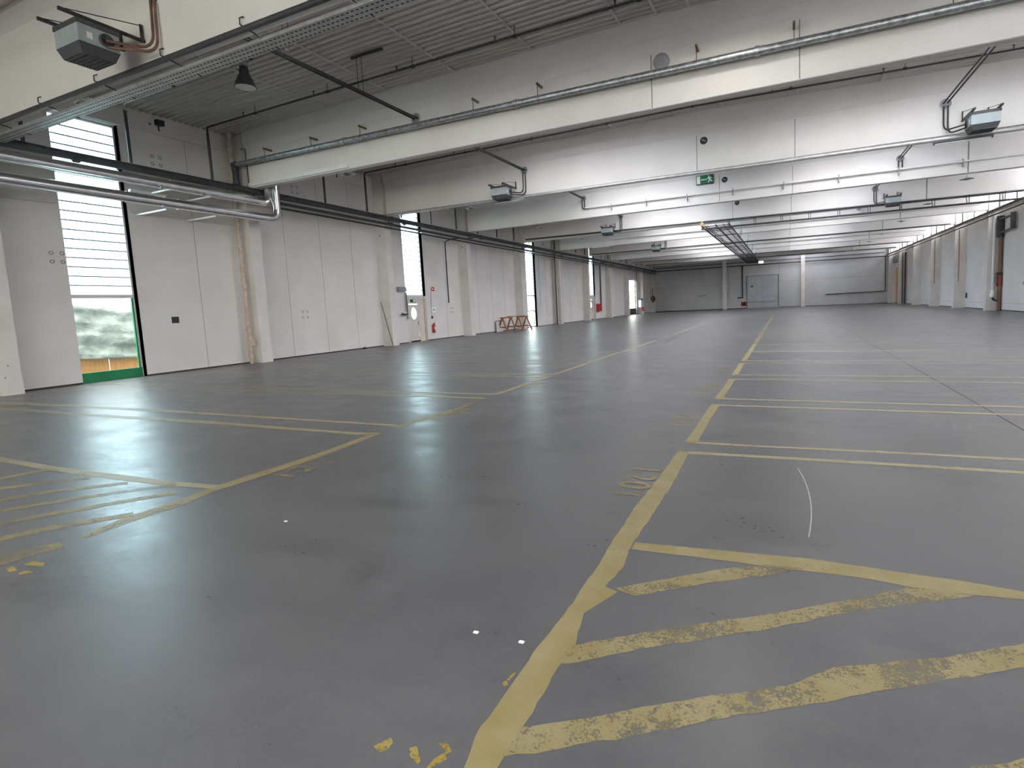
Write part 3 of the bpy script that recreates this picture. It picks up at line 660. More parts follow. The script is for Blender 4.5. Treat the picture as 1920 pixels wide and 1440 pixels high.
# cable ladder from the fifth beam to the far wall
ld = thing('cable_ladder', (-4.05, yb(4), 6.2), 'dark cable ladder hung under the beams, leading to the far wall', 'cable ladder')
for x in (-4.88, -4.05, -3.24): MB().box(x-.025, x+.025, yb(4)-.2, YF-.3, 6.13, 6.23).build('rail', M['iron'], ld)
y = yb(4)
while y < YF-.5: MB().box(-4.88, -3.24, y-.03, y+.03, 6.14, 6.18).build('rung', M['iron'], ld); y += .86
for i in range(5, 10):
    MB().bar((-3.1, yb(i)-.05, 6.15), (-3.1, yb(i)-.05, 6.6), .05, .03).bar((-3.24, yb(i)-.05, 6.15), (-3.1, yb(i)-.05, 6.15), .05, .03).build('hanger', M['iron'], ld)
for k, (dx, r) in enumerate(((.15,.03),(.3,.022),(1.25,.025))): MB().tube([(-4.85+dx, yb(4)-.1, 6.2), (-4.85+dx+.03, 55, 6.2), (-4.85+dx, YF-.4, 6.2)], r, 8).build('cable', M['black'], ld)
cb = MB().box(-4.98, -4.75, yb(4)-.28, yb(4)-.1, 6.22, 6.4).tube([(-4.85, yb(4)-.2, 6.2), (-4.86, yb(4)-.2, 6.5)], .05, 8)
tag(cb.build('pull_box', M['ochredoor']), 'small yellowish pull box at the near end of the cable ladder', 'box')
# cable tray under the nearest beam
ct = thing('cable_tray', (-3, yb(0)+.3, 6.25), 'perforated cable tray hung under the nearest beam, top left', 'cable tray')
t_ = MB().box(-17.7, 11.5, yb(0)+.32, yb(0)+.62, 6.24, 6.245).box(-17.7, 11.5, yb(0)+.315, yb(0)+.325, 6.24, 6.30).box(-17.7, 11.5, yb(0)+.615, yb(0)+.625, 6.24, 6.30)
for k in range(290):
    x = -17.6 + .1*k
    t_.box(x, x+.055, yb(0)+.36, yb(0)+.385, 6.2385, 6.24, 1).box(x, x+.055, yb(0)+.46, yb(0)+.485, 6.2385, 6.24, 1).box(x, x+.055, yb(0)+.56, yb(0)+.585, 6.2385, 6.24, 1)
t_.build('tray', [M['galvlight'], M['gap']], ct)
MB().tube([(-17.7, yb(0)+.02, 6.31), (11.5, yb(0)+.02, 6.29)], .05, 10).build('conduit', M['darkpipe'], ct)
for k in range(14):
    x = -16.4 + 2.1*k
    MB().tube([(x-.05, yb(0)-.03, 6.36), (x-.05, yb(0)-.03, 6.46), (x+.02, yb(0)-.01, 6.47)], .011, 6).tube([(x-.05, yb(0)-.03, 6.36), (x+.02, yb(0)+.64, 6.23)], .011, 6).build('clip', M['iron'], ct)
# ------------------------------------------------------------------ heating pipe pairs through the beams
for h, z, nm in ((-10.2, 7.40, 'left'), (4.57, 7.32, 'right')):
    for q, dx in (('left', -.055), ('right', .055)):
        run('heating_pipe', [(h+dx, YR+.2, z+.02), (h+dx, yb(7)-.2, z+.02)], .026, M['iron'], '%s pipe of the %s heating pipe pair threaded through the roof beams' % (q, nm), 'pipe', 'heating pipes through the beams', 8)
hs = thing('pipe_hanger', (-10.2, 11.4, 8.36), 'dark ceiling channel with two rods holding the left heating pipes, second bay side', 'hanger')
MB().box(-10.45, -9.4, 11.27, 11.33, 8.31, 8.36).build('channel', M['iron'], hs)
for x in (-10.28, -10.12): MB().tube([(x, 11.3, 8.33), (x, 11.3, 7.42)], .008, 6).build('rod', M['iron'], hs)
hs = thing('pipe_hanger', (-10.2, 9.05, 8.36), 'pair of thin rods holding the left heating pipes near the cable tray', 'hanger')
MB().box(-10.5, -9.9, 9.02, 9.08, 8.31, 8.36).build('channel', M['iron'], hs)
for x in (-10.28, -10.12): MB().tube([(x, 9.05, 8.33), (x, 9.05, 7.42)], .008, 6).build('rod', M['iron'], hs)
# drops at beam four
for h, z, nm in ((-10.2, 7.40, 'left'), (4.57, 7.32, 'right')):
    g = MB()
    for dx in (-.07, .07): g.tube([(h+dx, yb(3)-.05, z-.1), (h+dx, yb(3)-.05, 6.95), (h+dx, yb(3)-.05, 6.92)], .028, 8)
    if nm == 'left': g.tube(bez((h-.07, yb(3)-.05, 6.95), (h-.06, yb(3)-.06, 6.84), (h+.1, yb(3)-.06, 6.85), 5) + [(h+.6, yb(3)-.06, 6.88)], .03, 8)
    tag(g.build('heating_drop', M['iron']), 'pair of short dark drop pipes below the %s hole of the exit sign beam' % nm, 'pipe')
# ------------------------------------------------------------------ unit heaters
def heater(loc, mirror, label):
    """hung in front of a beam face; loc = beam hole; body to the left of it (right when mirrored)"""
    hx, yf, hz = loc; s = -1 if not mirror else 1
    t_ = thing('unit_heater', (hx+s*.75, yf-.7, 6.2), label, 'heater', 'unit heaters hung on the beams')
    xi, xo = sorted((hx+s*.40, hx+s*1.10)); ya, yb_ = yf-1.02, yf-.42
    b = MB().box(xi, xo, ya, yb_, 6.32, 6.60).build('body', M['heatbody'], t_)
    MB().box(xi-.012, xo+.012, ya-.012, yb_+.012, 6.60, 6.68).build('top_cap', M['heatside'], t_)
    sk = MB(); c0 = [(xi,ya,6.32),(xo,ya,6.32),(xo,yb_,6.32),(xi,yb_,6.32)]; c1 = [(xi+.06,ya+.06,6.16),(xo-.06,ya+.06,6.16),(xo-.06,yb_-.06,6.16),(xi+.06,yb_-.06,6.16)]
    sk.add(c0+c1, [(0,1,5,4),(1,2,6,5),(2,3,7,6),(3,0,4,7)]); sk.build('skirt', M['heatside'], t_)
    for k in range(6):
        yy = ya+.1+.078*k; MB().bar((xi+.06, yy, 6.17), (xo-.06, yy, 6.17), .05, .012, 0, (0,.7,1)).build('louvre', M['heatside'], t_)
    fx = xi if mirror else xo; sg = -1 if mirror else 1
    MB().box(fx, fx+sg*.006, ya+.12, ya+.2, 6.4, 6.5).build('rating_label', M['whitemetal'], t_)
    MB().lathe([(.11,0),(.11,sg*.03),(.09,sg*.035),(.085,sg*.01),(0,sg*.01)], (fx, yb_-.2, 6.46), 18, 0, 'x').build('pipe_port', M['heatside'], t_)
    for x in (xi+.03, xo-.03):
        MB().bar((x, ya-.22, 6.72), (x, yf+.02, 6.72), .045, .05).build('support_arm', M['iron'], t_)
        MB().bar((x, yf-.02, 6.70), (x, yf-.02, 7.0), .045, .03).tube([(x, ya-.18, 6.74), (x, yf-.02, 6.98)], .008, 6).build('tie_rod', M['iron'], t_)
    for k, dx in enumerate((-.055, .055)):
        zz = 6.46 - .1*k; o = .0
        x = hx+dx
        pts = [(x, yf-.03, hz-.08), (x, yf-.05, zz+.30)] + bez((x, yf-.05, zz+.28), (x, yf-.06, zz), (x+s*(.12+.1*abs(dx)), yf-.3, zz), 6) + [((xo if s < 0 else xi), yb_-.2, zz)]
        MB().tube(pts, .024, 8).build('supply_pipe', M['brown'] if loc[1] < 8 else M['iron'], t_)
    return t_
heater((-10.2, yb(0), 7.40), False, 'nearest dark unit heater at the top left, hung on the first beam')
heater((-10.2, yb(2), 7.40), False, 'left unit heater on the third beam, above the oval-window door side')
heater((4.57, yb(2), 7.32), True, 'right unit heater on the third beam, at the right edge of the photo')
heater((-10.2, yb(4), 7.40), False, 'left unit heater on the fifth beam')
heater((4.57, yb(4), 7.32), True, 'right unit heater on the fifth beam, above the dark pipe')
heater((-10.2, yb(6), 7.40), False, 'farthest small unit heater, on the seventh beam')
# ------------------------------------------------------------------ lamps
def bell(loc, rot, lit, label):
    t_ = thing('bell_lamp', loc, label, 'lamp', 'bell lamps under the roof')
    x, y, z = loc
    prof = [(.05,.34),(.10,.33),(.115,.22),(.125,.14),(.17,.06),(.225,-.06),(.25,-.16),(.262,-.17),(.262,-.19),(.25,-.19)]
    MB().lathe([(r, q) for r, q in prof], (x, y, z), 28).build('shade', M['heatside'] if not lit else M['greymetal'], t_)
    MB().lathe([(.25,-.185),(.17,-.19),(.0,-.192)], (x, y, z), 28).build('diffuser', M['lampface'] if lit else M['diffuser'], t_)
    MB().lathe([(.0,.50),(.09,.50),(.105,.47),(.105,.34),(.05,.335)], (x, y, z), 20).build('gear_housing', M['greymetal'], t_)
    MB().box(x-.3, x+.3, y-.02, y+.02, z+.50, z+.53).tube([(x, y, z+.5), (x, y, zc(x)+.02)], .03, 8).build('hanger', M['iron'], t_)
    t_.rotation_euler = rot
    return t_
bell((-12.93, 10.05, 7.86), (0,0,0), False, 'dark bell-shaped lamp with pale glass face under the roof, left of the heating pipes')
for i, (x, yy) in enumerate(LIT):
    bell((x, yy, 7.86), (0,0,0), True, 'lit bell lamp under the roof hidden above the %s bay' % ORD[i])
def pendant(loc, label, group):
    x, y, z = loc
    t_ = thing('pendant_lamp', loc, label, 'lamp', group)
    MB().lathe([(.035,.10),(.05,.095),(.06,.06),(.16,.035),(.27,-.005),(.278,-.012),(.27,-.012),(.15,.02),(.055,.03)], (x, y, z), 28).build('shade', M['signwhite'], t_)
    MB().lathe([(.10,.0),(.11,-.03),(.09,-.045),(.05,-.03),(.05,.02)], (x, y, z), 20).build('lamp_ring', M['greymetal'], t_)
    for k in range(5):
        a = 2*PI*k/5; MB().bar((x+.1*math.cos(a), y+.1*math.sin(a), z-.01), (x+.26*math.cos(a), y+.26*math.sin(a), z-.012), .012, .012).build('spoke', M['greymetal'], t_)
    MB().tube([(x, y, z+.09), (x, y, zc(x)+.03)], .011, 6).build('rod', M['greymetal'], t_)
for k, y in enumerate((7.0, 14.42, 22.3, 30.2, 37.5, 44.9, 52.2, 59.5)):
    pendant((-13.93, y, 6.5), '%s white pendant lamp from the camera in the left row' % ORD[k], 'pendant lamps of the left row')
for k, y in enumerate((30.4, 37.6, 45.6, 54.0, 61.3)):
    pendant((7.55, y, 6.5), '%s pendant lamp from the camera in the right row' % ORD[k], 'pendant lamps of the right row')
def strip(x0, x1, y, z, m, label, ax='x'):
    t_ = thing('strip_light', ((x0+x1)/2, y, z), label, 'lamp', 'strip lights')
    if ax == 'x':
        MB().box(x0, x1, y-.05, y+.05, z, z+.05).build('housing', M[m], t_)
        MB().tube([(x0+.06, y, z-.025), (x1-.06, y, z-.025)], .02, 8).build('tube', M['diffuser'], t_)
        MB().box(x0, x0+.04, y-.03, y+.03, z-.05, z).box(x1-.04, x1, y-.03, y+.03, z-.05, z).build('socket', M[m], t_)
    else:
        MB().box(y-.06, y+.06, x0, x1, z, z+.06).build('housing', M[m], t_)
        MB().tube([(y, x0+.06, z-.025), (y, x1-.06, z-.025)], .02, 8).build('tube', M['signwhite'], t_)
        MB().box(y-.03, y+.03, x0, x0+.04, z-.05, z).box(y-.03, y+.03, x1-.04, x1, z-.05, z).build('socket', M[m], t_)
strip(-11.6, -10.1, yb(2)-.32, 6.16, 'greymetal', 'strip light below the left heater of the third beam')
strip(4.2, 5.7, yb(2)-.32, 6.08, 'darkpipe', 'dark strip light below the right heater of the third beam')
strip(-14.9, -13.3, yb(5)-.06, 6.30, 'signwhite', 'white strip light at the left end of the sixth beam')
strip(-3.1, -1.55, yb(6)-.1, 6.36, 'black', 'black strip light right of the cable ladder on the seventh beam')
strip(4.4, 6.0, yb(6)-.1, 6.38, 'black', 'black strip light at the right of the seventh beam')
strip(3.9, 5.2, yb(8)-.2, 5.92, 'black', 'left of two black strip lights hung under the ninth beam')
strip(5.6, 6.9, yb(8)-.2, 5.92, 'black', 'right of two black strip lights hung under the ninth beam')
strip(9.75, 10.75, -17.98, 5.62, 'signwhite', 'white strip light just right of the first window, by the silver pipes', 'y')
strip(23.6, 24.95, -17.98, 5.84, 'signwhite', 'white strip light above the oval-window door', 'y')
strip(37.5, 39.0, -17.98, 5.78, 'signwhite', 'white strip light at the two-paned window', 'y')
strip(51.9, 53.4, -17.98, 5.7, 'signwhite', 'white strip light above the red cabinet bay', 'y')
tk = MB().box(-17.7, -12.98, yb(1)-.05, yb(1)+.025, 6.39, 6.52)
tag(tk.build('cable_trunking', M['whitemetal']), 'white trunking along the foot of the large near beam, left part', 'cable duct')
hk = MB().tube([(-12.95, yb(1)-.06, 6.62), (-12.9, yb(1)-.08, 6.55), (-13.0, yb(1)-.06, 6.5), (-13.0, yb(1)-.04, 6.38)], .012, 6)
tag(hk.build('lamp_hook', M['whitemetal']), 'small white hook at the right end of the white trunking', 'hook')
# wall floodlights high on the left wall
for y, lab in ((11.1, 'small black floodlight high on the wall right of the first window'), (18.5, 'small black floodlight high on the wall seen under the large near beam')):
    t_ = thing('floodlight', (XPL+.1, y, 8.0), lab, 'floodlight', 'floodlights high on the left wall')
    MB().box(XPL+.05, XPL+.2, y-.1, y+.12, 7.98, 8.14).build('head', M['black'], t_)
    MB().bar((XPL, y, 7.98), (XPL+.1, y, 8.0), .04, .04).tube([(XPL+.06, y, 7.98), (XPL+.05, y+.02, 7.82)], .02, 8).build('bracket', M['black'], t_)
    MB().box(XPL, XPL+.05, y-.28, y-.2, 7.94, 8.02).build('junction_box', M['greymetal'], t_)
# ------------------------------------------------------------------ signs
def exit_sign(x0, x1, y, z0, z1, label, lit=False):
    t_ = thing('exit_sign', ((x0+x1)/2, y, z0), label, 'sign')
    W, H = x1-x0, z1-z0
    MB().box(x0, x1, y-.03, y+.04, z0, z1).build('frame', M['black'] if not lit else M['darkpipe'], t_)
    MB().box(x0+.02*W, x1-.02*W, y-.036, y-.03, z0+.04*H, z1-.04*H).build('panel', M['signgreen'] if not lit else M['signlit'], t_)
    if lit: return
    fn = lambda u, v, k: (x0+u*W, k, z0+v*H)
    MB().extr([(.04,.08),(.24,.08),(.24,.92),(.04,.92)], y-.040, y-.036, fn).build('door_pictogram', M['signwhite'], t_)
    MB().extr([(.28,.50),(.36,.62),(.36,.55),(.64,.55),(.64,.45),(.36,.45),(.36,.38)], y-.040, y-.036, fn).build('arrow', M['signyellow'], t_)
    rm = MB()
    rm.extr([(.735+.035*math.cos(a*PI/6), .82+.075*math.sin(a*PI/6)) for a in range(12)], y-.040, y-.036, fn)
    for poly in ([(.70,.72),(.78,.74),(.85,.46),(.76,.42)], [(.70,.70),(.72,.62),(.65,.52),(.62,.56)], [(.78,.72),(.88,.70),(.92,.55),(.895,.53),(.86,.63),(.79,.64)],
                 [(.77,.46),(.83,.44),(.76,.30),(.755,.12),(.70,.10),(.705,.30)], [(.80,.48),(.86,.45),(.88,.32),(.96,.30),(.96,.22),(.85,.22)]):
        rm.extr(poly, y-.040, y-.036, fn)
    rm.build('running_figure', M['signwhite'], t_)
exit_sign(-4.13, -3.30, yb(3)-.02, 7.32, 7.76, 'green exit sign with arrow and running figure on the fourth beam')
exit_sign(-3.1, -2.55, 70.0, 5.62, 5.9, 'small glowing exit sign far away at the end of the cable ladder', True)
t_ = thing('exit_plate', (XPL-.13, yb(2)+2.65, 2.2), 'small green exit plate above the oval-window door', 'sign')
MB().box(XPL-.155, XPL-.10, yb(2)+2.45, yb(2)+2.85, 2.18, 2.33).build('housing', M['signgreen'], t_)
MB().box(XPL-.10, XPL-.096, yb(2)+2.66, yb(2)+2.83, 2.20, 2.31).build('pictogram', M['signwhite'], t_)
MB().tube([(XPL-.11, yb(2)+2.86, 2.3), (XPL-.11, yb(2)+3.6, 2.32), (XPL+.02, yb(2)+4.1, 2.32)], .008, 6).build('cable', M['greymetal'], t_)
y2 = yb(2)
t_ = thing('fire_sign', (XPL, y2+4.3, 2.78), 'square red and white fire sign on the wall right of the oval-window door', 'sign')
MB().box(XPL, XPL+.008, y2+4.14, y2+4.52, 2.76, 3.04).build('plate', M['signwhite'], t_)
r_ = MB()
for a_, b_ in (((y2+4.16,y2+4.5),(2.78,2.85)), ((y2+4.17,y2+4.28),(2.86,2.96)), ((y2+4.37,y2+4.48),(2.87,2.99)), ((y2+4.2,y2+4.46),(2.96,3.02))): r_.box(XPL+.008, XPL+.011, *a_, *b_)
r_.build('red_symbol', M['red'], t_)
t_ = thing('notice_sheet', (XPL, y2+4.3, 1.58), 'white notice sheet on the wall above the fire extinguisher', 'notice')
MB().box(XPL, XPL+.008, y2+4.12, y2+4.5, 1.57, 1.85).build('sheet', M['signwhite'], t_)
MB().box(XPL+.008, XPL+.010, y2+4.24, y2+4.38, 1.67, 1.77).build('printed_mark', M['seam'], t_)
tag(MB().box(XPL, XPL+.06, y2+4.04, y2+4.14, 1.23, 1.36).box(XPL+.06, XPL+.075, y2+4.06, y2+4.12, 1.26, 1.33).build('call_point', M['black']), 'small black call box on the wall below the notice sheet', 'switch')
tag(MB().tube([(XPL+.03, y2+4.06, 1.3), (XPL+.03, y2+4.1, 2.9)], .009, 6).build('wall_cable', M['greymetal']), 'thin grey cable running up beside the oval-window door', 'cable')
# extinguishers
def extinguisher(loc, m, label, sc=1., face='x', group=None):
    t_ = thing('fire_extinguisher', loc, label, 'fire extinguisher', group)
    x, y, z = loc
    MB().lathe([(0,.02),(.075,.02),(.08,.05),(.08,.40),(.072,.44),(.045,.475),(.03,.485),(.03,.50),(0,.50)], loc, 20).build('cylinder', M[m], t_)
    MB().lathe([(0,0),(.083,0),(.083,.06),(.0,.06)], loc, 20).build('base_ring', M['black'], t_)
    MB().tube([(x, y, z+.49), (x, y, z+.54)], .02, 8).box(x-.02, x+.10, y-.012, y+.012, z+.535, z+.555).box(x-.02, x+.09, y-.012, y+.012, z+.505, z+.52).build('valve', M['black'], t_)
    MB().tube(bez((x-.02, y+.02, z+.52), (x+.02, y+.14, z+.5), (x+.02, y+.095, z+.3), 6) + [(x+.02, y+.092, z+.14)], .012, 8).build('hose', M['black'], t_)
    MB().box(x+.078, x+.083, y-.04, y+.04, z+.18, z+.32).build('instruction_label', M['signwhite'], t_)
    return t_
extinguisher((XPL+.1, y2+4.08, .42), 'red', 'red fire extinguisher hung on the wall right of the oval-window door')
extinguisher((XFL+.1, yb(9)-.9+.0, .38), 'red', 'left of two red fire extinguishers below the blue-topped notice', group='pair of extinguishers below the notice')
extinguisher((XFL+.1, yb(9)-.35, .38), 'red', 'right of two red fire extinguishers below the blue-topped notice', group='pair of extinguishers below the notice')
t_ = thing('notice_board', (XFL, yb(9)-.6, .85), 'tall white notice with blue top on the far left, above two extinguishers', 'notice board')
MB().box(XPL+.3, XFL+.03, yb(9)-1.3, yb(9)-.05, .9, 1.85).build('white_panel', M['signwhite'], t_)
MB().box(XPL+.3, XFL+.03, yb(9)-1.2, yb(9)-.2, 1.85, 2.08).build('blue_header', M['blue'], t_)
l_ = MB()
for k in range(5): l_.box(XFL+.03, XFL+.034, yb(9)-1.1, yb(9)-.3, 1.05+.15*k, 1.09+.15*k)
l_.build('printed_lines', M['greymetal'], t_)
# red cabinet
y6 = yb(6)
t_ = thing('hose_cabinet', (XPL+.12, y6+4.5, .83), 'red hose cabinet on the left wall right of the second oval-window door', 'cabinet')
MB().box(XPL, XPL+.22, y6+3.85, y6+5.1, .83, 1.64).build('box', M['red'], t_)
MB().box(XPL+.22, XPL+.235, y6+3.9, y6+5.05, .88, 1.59).build('door', M['red'], t_)
MB().box(XPL+.235, XPL+.25, y6+4.9, y6+4.96, 1.2, 1.34).build('handle', M['black'], t_)
tag(MB().tube([(XPL+.1, y6+5.25, 1.5), (XPL+.1, y6+5.25, 6.0), (-17.75, y6+5.25, 6.05)], .07, 10).build('supply_pipe', M['darkpipe']), 'dark supply pipe dropping to the red hose cabinet', 'pipe')
# hose reel in the far left corner
t_ = thing('hose_reel', (-18.1, YF-.6, 1.9), 'dark coiled hose hung on the far left corner column', 'hose')
g = MB()
for k in range(4): g.tube([(-18.12+(.30-.035*k)*math.cos(a*PI/12), YF-.5-.04*k, 2.0+(.38-.035*k)*math.sin(a*PI/12)) for a in range(25)], .035, 8)
g.build('coil', M['black'], t_)
MB().box(-18.4, -17.9, YF-.62, YF-.46, 1.44, 1.52).box(-18.17, -18.1, YF-.6, YF-.45, 1.5, 3.6).build('holder', M['brown'], t_)
# ------------------------------------------------------------------ objects on and beside the left wall
tag(MB().box(XPL, XPL+.012, 10.85, 11.08, 1.63, 1.84).build('wall_plate', M['black']), 'small black square plate on the wall right of the green-based window', 'plate')
tag(MB().box(XPL, XPL+.12, y2+1.25, y2+1.9, 2.74, 2.98).box(XPL+.12, XPL+.13, y2+1.27, y2+1.88, 2.76, 2.96).build('cable_box', M['greymetal']), 'grey box on the wall left of the oval-window door, below the window foot', 'box')
t_ = thing('valve_pipe', (XPL+.1, y2+1.9, 1.3), 'dark pipe with valve lever on the wall left of the oval-window door', 'valve')
MB().tube([(XPL+.08, y2+1.9, 2.7), (XPL+.08, y2+1.9, 1.62)], .025, 8).tube([(XPL+.08, y2+1.78, 2.7), (XPL+.08, y2+1.78, 1.7)], .012, 6).build('pipe', M['iron'], t_)
MB().tube([(XPL+.08, y2+1.92, 1.56), (XPL+.12, y2+1.62, 1.52), (XPL+.14, y2+1.4, 1.56)], [.035,.045,.055], 10).build('lever', M['black'], t_)
MB().tube([(XPL+.08, y2+1.9, 1.6), (XPL+.08, y2+1.9, 1.3)], .03, 8).box(XPL+.04, XPL+.14, y2+1.86, y2+2.0, 1.3, 1.36).build('tap', M['greymetal'], t_)
tag(MB().tube([(XPL+.04, y2+5.8, 2.1), (XPL+.04, y2+5.8, 5.7), (XPL+.3, y2+6.0, 5.85), (-17.8, y2+6.6, 5.95)], .028, 8).build('drop_conduit', M['black']), 'black conduit dropping down the wall between the fire sign and the next column', 'conduit')
tag(MB().tube([(-18.5, yb(2)-.06, 2.22), (-17.93, yb(2)-.07, .02)], .018, 8).build('timber_stick', M['stick']), 'thin dark stick leaning on the column left of the oval-window door', 'stick')
tag(MB().box(XPL, XPL+.02, yb(4)+4.28, yb(4)+4.4, 1.65, 5.75).build('blue_strip', M['lightblue']), 'light blue vertical strip on the wall right of the two-paned window', 'strip')
dp2 = thing('downpipe', (-18.2, yb(5)-.25, 0), 'rusty downpipe beside the sixth left wall column, right of the blue strip', 'downpipe')
MB().tube([(-18.2, yb(5)-.25, 8.2), (-18.2, yb(5)-.25, 0)], .08, 10).build('pipe', M['rust'], dp2)
MB().tube([(-18.2, yb(5)-.38, 8.2), (-18.2, yb(5)-.38, 0)], .045, 8).build('side_pipe', M['iron'], dp2)
# trestles
def trestle(x, y, rz, label):
    t_ = thing('sawhorse', (x, y, 0), label, 'sawhorse', 'wooden trestles by the left wall')
    for sy in (-.42, .42):
        for sx in (-.50, .50): MB().bar((x+sx, y+sy, 0), (x+sx*.04, y+sy*.92, .96), .045, .10, 0, (0,1,0)).build('leg', M['wood'], t_)
        MB().bar((x-.33, y+sy*.97, .3), (x+.33, y+sy*.97, .3), .03, .07).build('brace', M['stick'], t_)
    MB().box(x-.05, x+.05, y-.55, y+.55, .91, 1.0).build('top_beam', M['wood'], t_)
    t_.rotation_euler = (0, 0, rz)
trestle(-17.95, 32.55, -.35, 'left one of two reddish wooden trestles standing by the left wall')
trestle(-17.32, 33.75, -.35, 'right one of two reddish wooden trestles standing by the left wall')
tag(MB().bar((-18.1, 32.9, 1.02), (-17.2, 33.9, 1.02), .14, .035).build('plank', M['stick']), 'dark plank lying across the tops of the two trestles', 'plank')
t_ = thing('board_stack', (-18.45, 32.3, 0), 'low white board leaning on the wall left of the trestles', 'board')
MB().bar((-18.38, 31.85, .36), (-18.38, 32.7, .36), .05, .72).build('board', M['wall'], t_)
MB().bar((-18.38, 31.8, .75), (-18.38, 32.75, .75), .07, .06).build('top_edge', M['greymetal'], t_)
tag(MB().lathe([(.0,.09),(.05,.08),(.1,.03),(.12,.0)], (-18.35, 20.3-1.1, 0), 10).build('rubber_wedge', M['black']), 'small black lump on the floor at the wall left of the leaning stick', 'wedge')
# ------------------------------------------------------------------ right wall fittings
y5 = yb(5)
t_ = thing('drainpipe', (12.0, y5-.1, 0), 'white drainpipe with dark trap on the right wall column', 'pipe')
MB().tube([(12.02, y5-.12, 6.2), (12.02, y5-.12, 1.25)], .07, 12).build('pipe', M['whitemetal'], t_)
MB().lathe([(.0,1.3),(.09,1.3),(.1,1.22),(.1,1.12),(.13,1.06),(.13,.92),(.08,.84),(.05,.8)], (12.02, y5-.12, 0), 16).build('funnel', M['signwhite'], t_)
MB().tube([(12.02, y5-.14, .84), (12.08, y5-.16, .7), (12.3, y5-.16, .6), (12.34, y5-.15, .0)], .06, 12).build('trap', M['black'], t_)
t_ = thing('ventilation_duct', (12.3, y5-.3, 4.4), 'dark grey duct with a square bend on the right wall column', 'duct')
MB().tube([(12.33, y5-.28, .05), (12.33, y5-.28, 5.15)], .10, 14).build('shade_pipe', M['brown'], t_)  # brown tube puts the shaded near face of the column into colour
MB().tube([(12.28, y5-.3, 4.6), (12.28, y5-.3, 5.9)], .19, 16).build('duct', M['iron'], t_)
MB().tube([(12.25, y5-.3, 5.7), (12.25, y5-2.4, 5.7)], .06, 10).bar((12.25, y5-2.4, 5.85), (12.25, y5-2.4, 4.9), .22, .22).bar((12.25, y5-2.4, 4.95), (12.25, y5-.4, 4.85), .1, .1).build('square_bend', M['darkpipe'], t_)
t_ = thing('alarm_box', (12.4, y5-.2, 1.5), 'dark red container hung on the right wall column beside the white drainpipe', 'box')
MB().box(12.22, 12.62, y5-.36, y5-.06, 1.54, 2.24).build('body', M['darkred'], t_)
MB().box(12.20, 12.60, y5-.38, y5-.04, 2.24, 2.4).build('lid', M['iron'], t_)
MB().box(12.08, 12.22, y5-.2, y5-.04, 1.7, 2.35).build('bracket', M['greymetal'], t_)
tag(MB().tube([(XPR-.03, yb(4)+3.4, 5.9), (XPR-.03, yb(4)+3.4, 1.75)], .014, 6).box(XPR-.07, XPR, yb(4)+3.3, yb(4)+3.5, 1.55, 1.75).build('wall_conduit', M['greymetal']), 'grey conduit ending in a small socket on the right wall, at the photo edge', 'conduit')
for k, (x, lab) in enumerate(((12.05, 'left one of two dark vertical pipes near the far end of the right wall'), (12.3, 'right one of two dark vertical pipes near the far end of the right wall'))):
    run('vertical_pipe', [(x, yb(9)-.12, 5.8), (x, yb(9)-.12, .03)], .06, M['iron'] if k else M['brown'], lab, 'pipe', 'pair of dark vertical pipes')
for i in (6, 7): run('vertical_pipe', [(12.0, yb(i)-.05, 5.9), (12.0, yb(i)-.05, 2.0)], .022, M['brown'], 'thin dark pipe on the near face of the %s right wall column' % ('second' if i == 6 else 'third'), 'pipe')
tag(MB().box(XPR-.06, XPR, yb(5)+6.7, yb(5)+6.9, .75, 1.15).build('valve_box', M['black']), 'small black valve low on the right wall before the second column', 'valve')
# far wall fittings
run('drop_pipe', [(-5.6, YF-.12, 5.9), (-5.6, YF-.12, 1.55), (-6.25, YF-.12, 1.53)], .09, M['black'], 'thick black pipe dropping down the far wall left of the sliding door')
run('drop_pipe', [(-7.5, YF-.1, 5.7), (-7.5, YF-.1, 1.55)], .03, M['greymetal'], 'thin grey pipe on the far wall beside the left narrow column')
run('drop_pipe', [(4.7, YF-.08, 1.46), (11.35, YF-.08, 1.52), (11.45, YF-.08, 1.6), (11.45, YF-.08, 5.9)], .05, M['black'], 'black pipe low along the right part of the far wall')
t_ = thing('extinguisher_box', (-5.4, YF-.15, .45), 'red extinguisher pair on the far wall beside the black drop pipe', 'fire equipment')
for x in (-5.62, -5.3): MB().lathe([(0,0),(.13,0),(.13,.42),(.06,.52),(0,.52)], (x, YF-.16, .45), 14).build('cylinder', M['darkred'], t_)
MB().box(-5.8, -5.1, YF-.05, YF, .4, .95).build('back_plate', M['red'], t_)
# small paper chips on the floor
for k, (x, y, lab) in enumerate(((-1.42,2.08,'tiny white chip on the floor left of the nearest yellow line, farther left one'), (-1.17,2.09,'tiny white chip close to the left edge of the nearest yellow line'), (-3.64,2.8,'tiny white chip on open grey floor in the left half'))):
    tag(MB().box(x-.012, x+.014, y-.007, y+.009, .0005, .004).build('paper_chip', M['signwhite']), lab, 'litter')

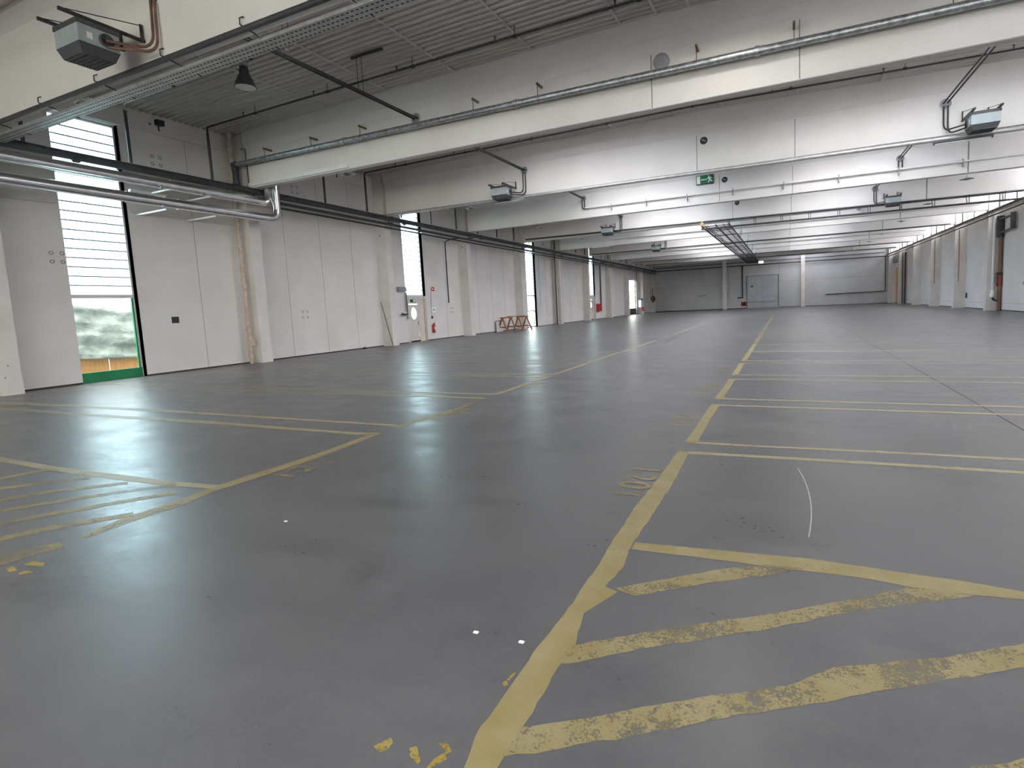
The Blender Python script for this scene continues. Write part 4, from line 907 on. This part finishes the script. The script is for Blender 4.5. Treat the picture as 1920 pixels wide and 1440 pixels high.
# ------------------------------------------------------------------ daylight
wd = bpy.data.worlds.new('World'); scene.world = wd; wd.use_nodes = True
nt = wd.node_tree; bg = nt.nodes['Background']; bg.inputs['Strength'].default_value = SKY
tc = nt.nodes.new('ShaderNodeTexCoord'); sp = nt.nodes.new('ShaderNodeSeparateXYZ'); nt.links.new(tc.outputs['Generated'], sp.inputs[0])
nt.links.new(ramp(nt, sp.outputs['X'], [(.12, (.86,.95,1.0)), (.42, (1.0,.955,.89)), (1., (1.0,.95,.88))]), bg.inputs['Color'])    # bluer sky low on the left
mpx = nt.nodes.new('ShaderNodeMapRange'); mpx.inputs[1].default_value = -1; mpx.inputs[2].default_value = 1
rp = [n for n in nt.nodes if n.type == 'VALTORGB'][0]; nt.links.new(sp.outputs['X'], mpx.inputs[0]); nt.links.new(mpx.outputs[0], rp.inputs['Fac'])
def portal(loc, rot, sx, sy):
    l = bpy.data.lights.new('daylight_portal', 'AREA'); l.shape = 'RECTANGLE'; l.size = sx; l.size_y = sy; l.cycles.is_portal = True
    o = bpy.data.objects.new('daylight_portal', l); o.location = loc; o.rotation_euler = rot; col.objects.link(o)
for i in (-2, 0, 2, 4, 6): portal((XPL-.29, yb(i)+2.79, 3.84 if i not in (2, 6) else 5.1), (0, -PI/2, 0), 7.6 if i not in (2, 6) else 5.1, 1.6)
portal((XPL-.29, yb(8)+4.43, 2.7), (0, -PI/2, 0), 3.8, 3.4)
portal((XPR+.2, (yb(-2)+yb(10))/2, 7.22), (0, PI/2, 0), 1.55, yb(10)-yb(-2))
portal(((XPL+XPR)/2, YR-.25, 2.5), (PI/2, 0, PI), XPR-XPL, 4.2)
for x0, x1, ya, yc in ADDED_SKYL: portal(((x0+x1)/2, (ya+yc)/2, zc(x1)+.46), (0, 0, 0), x1-x0, yc-ya)

# ------------------------------------------------------------------ camera (fitted to the photograph) and view
cam = bpy.data.cameras.new('Camera'); cam.sensor_fit = 'HORIZONTAL'; cam.sensor_width = 36
cam.lens = 986.615/1920*36; cam.shift_x = -(1035.99-960)/1920; cam.shift_y = (671.48-720)/1920; cam.clip_start = .05; cam.clip_end = 500
co = bpy.data.objects.new('Camera', cam); col.objects.link(co); scene.camera = co
rt = Vector((.91369523,.40368213,-.04692295)); up = Vector((.00304246,.10866225,.99407407)); fw = Vector((-.40638869,.9084235,-.09805599))
mw = Matrix((( rt.x, up.x, -fw.x, 0), (rt.y, up.y, -fw.y, 0), (rt.z, up.z, -fw.z, 1.6), (0,0,0,1)))
co.matrix_world = mw
vs_ = scene.view_settings; scene.display_settings.display_device = 'sRGB'
vs_.view_transform = 'Standard'; vs_.look = 'None'; vs_.gamma = 1; vs_.use_curve_mapping = False; vs_.exposure = EXPO
cy = scene.cycles
cy.use_denoising = True; cy.max_bounces = 14; cy.diffuse_bounces = 8; cy.glossy_bounces = 5; cy.transparent_max_bounces = 16
cy.caustics_reflective = False; cy.caustics_refractive = False; cy.sample_clamp_indirect = 12
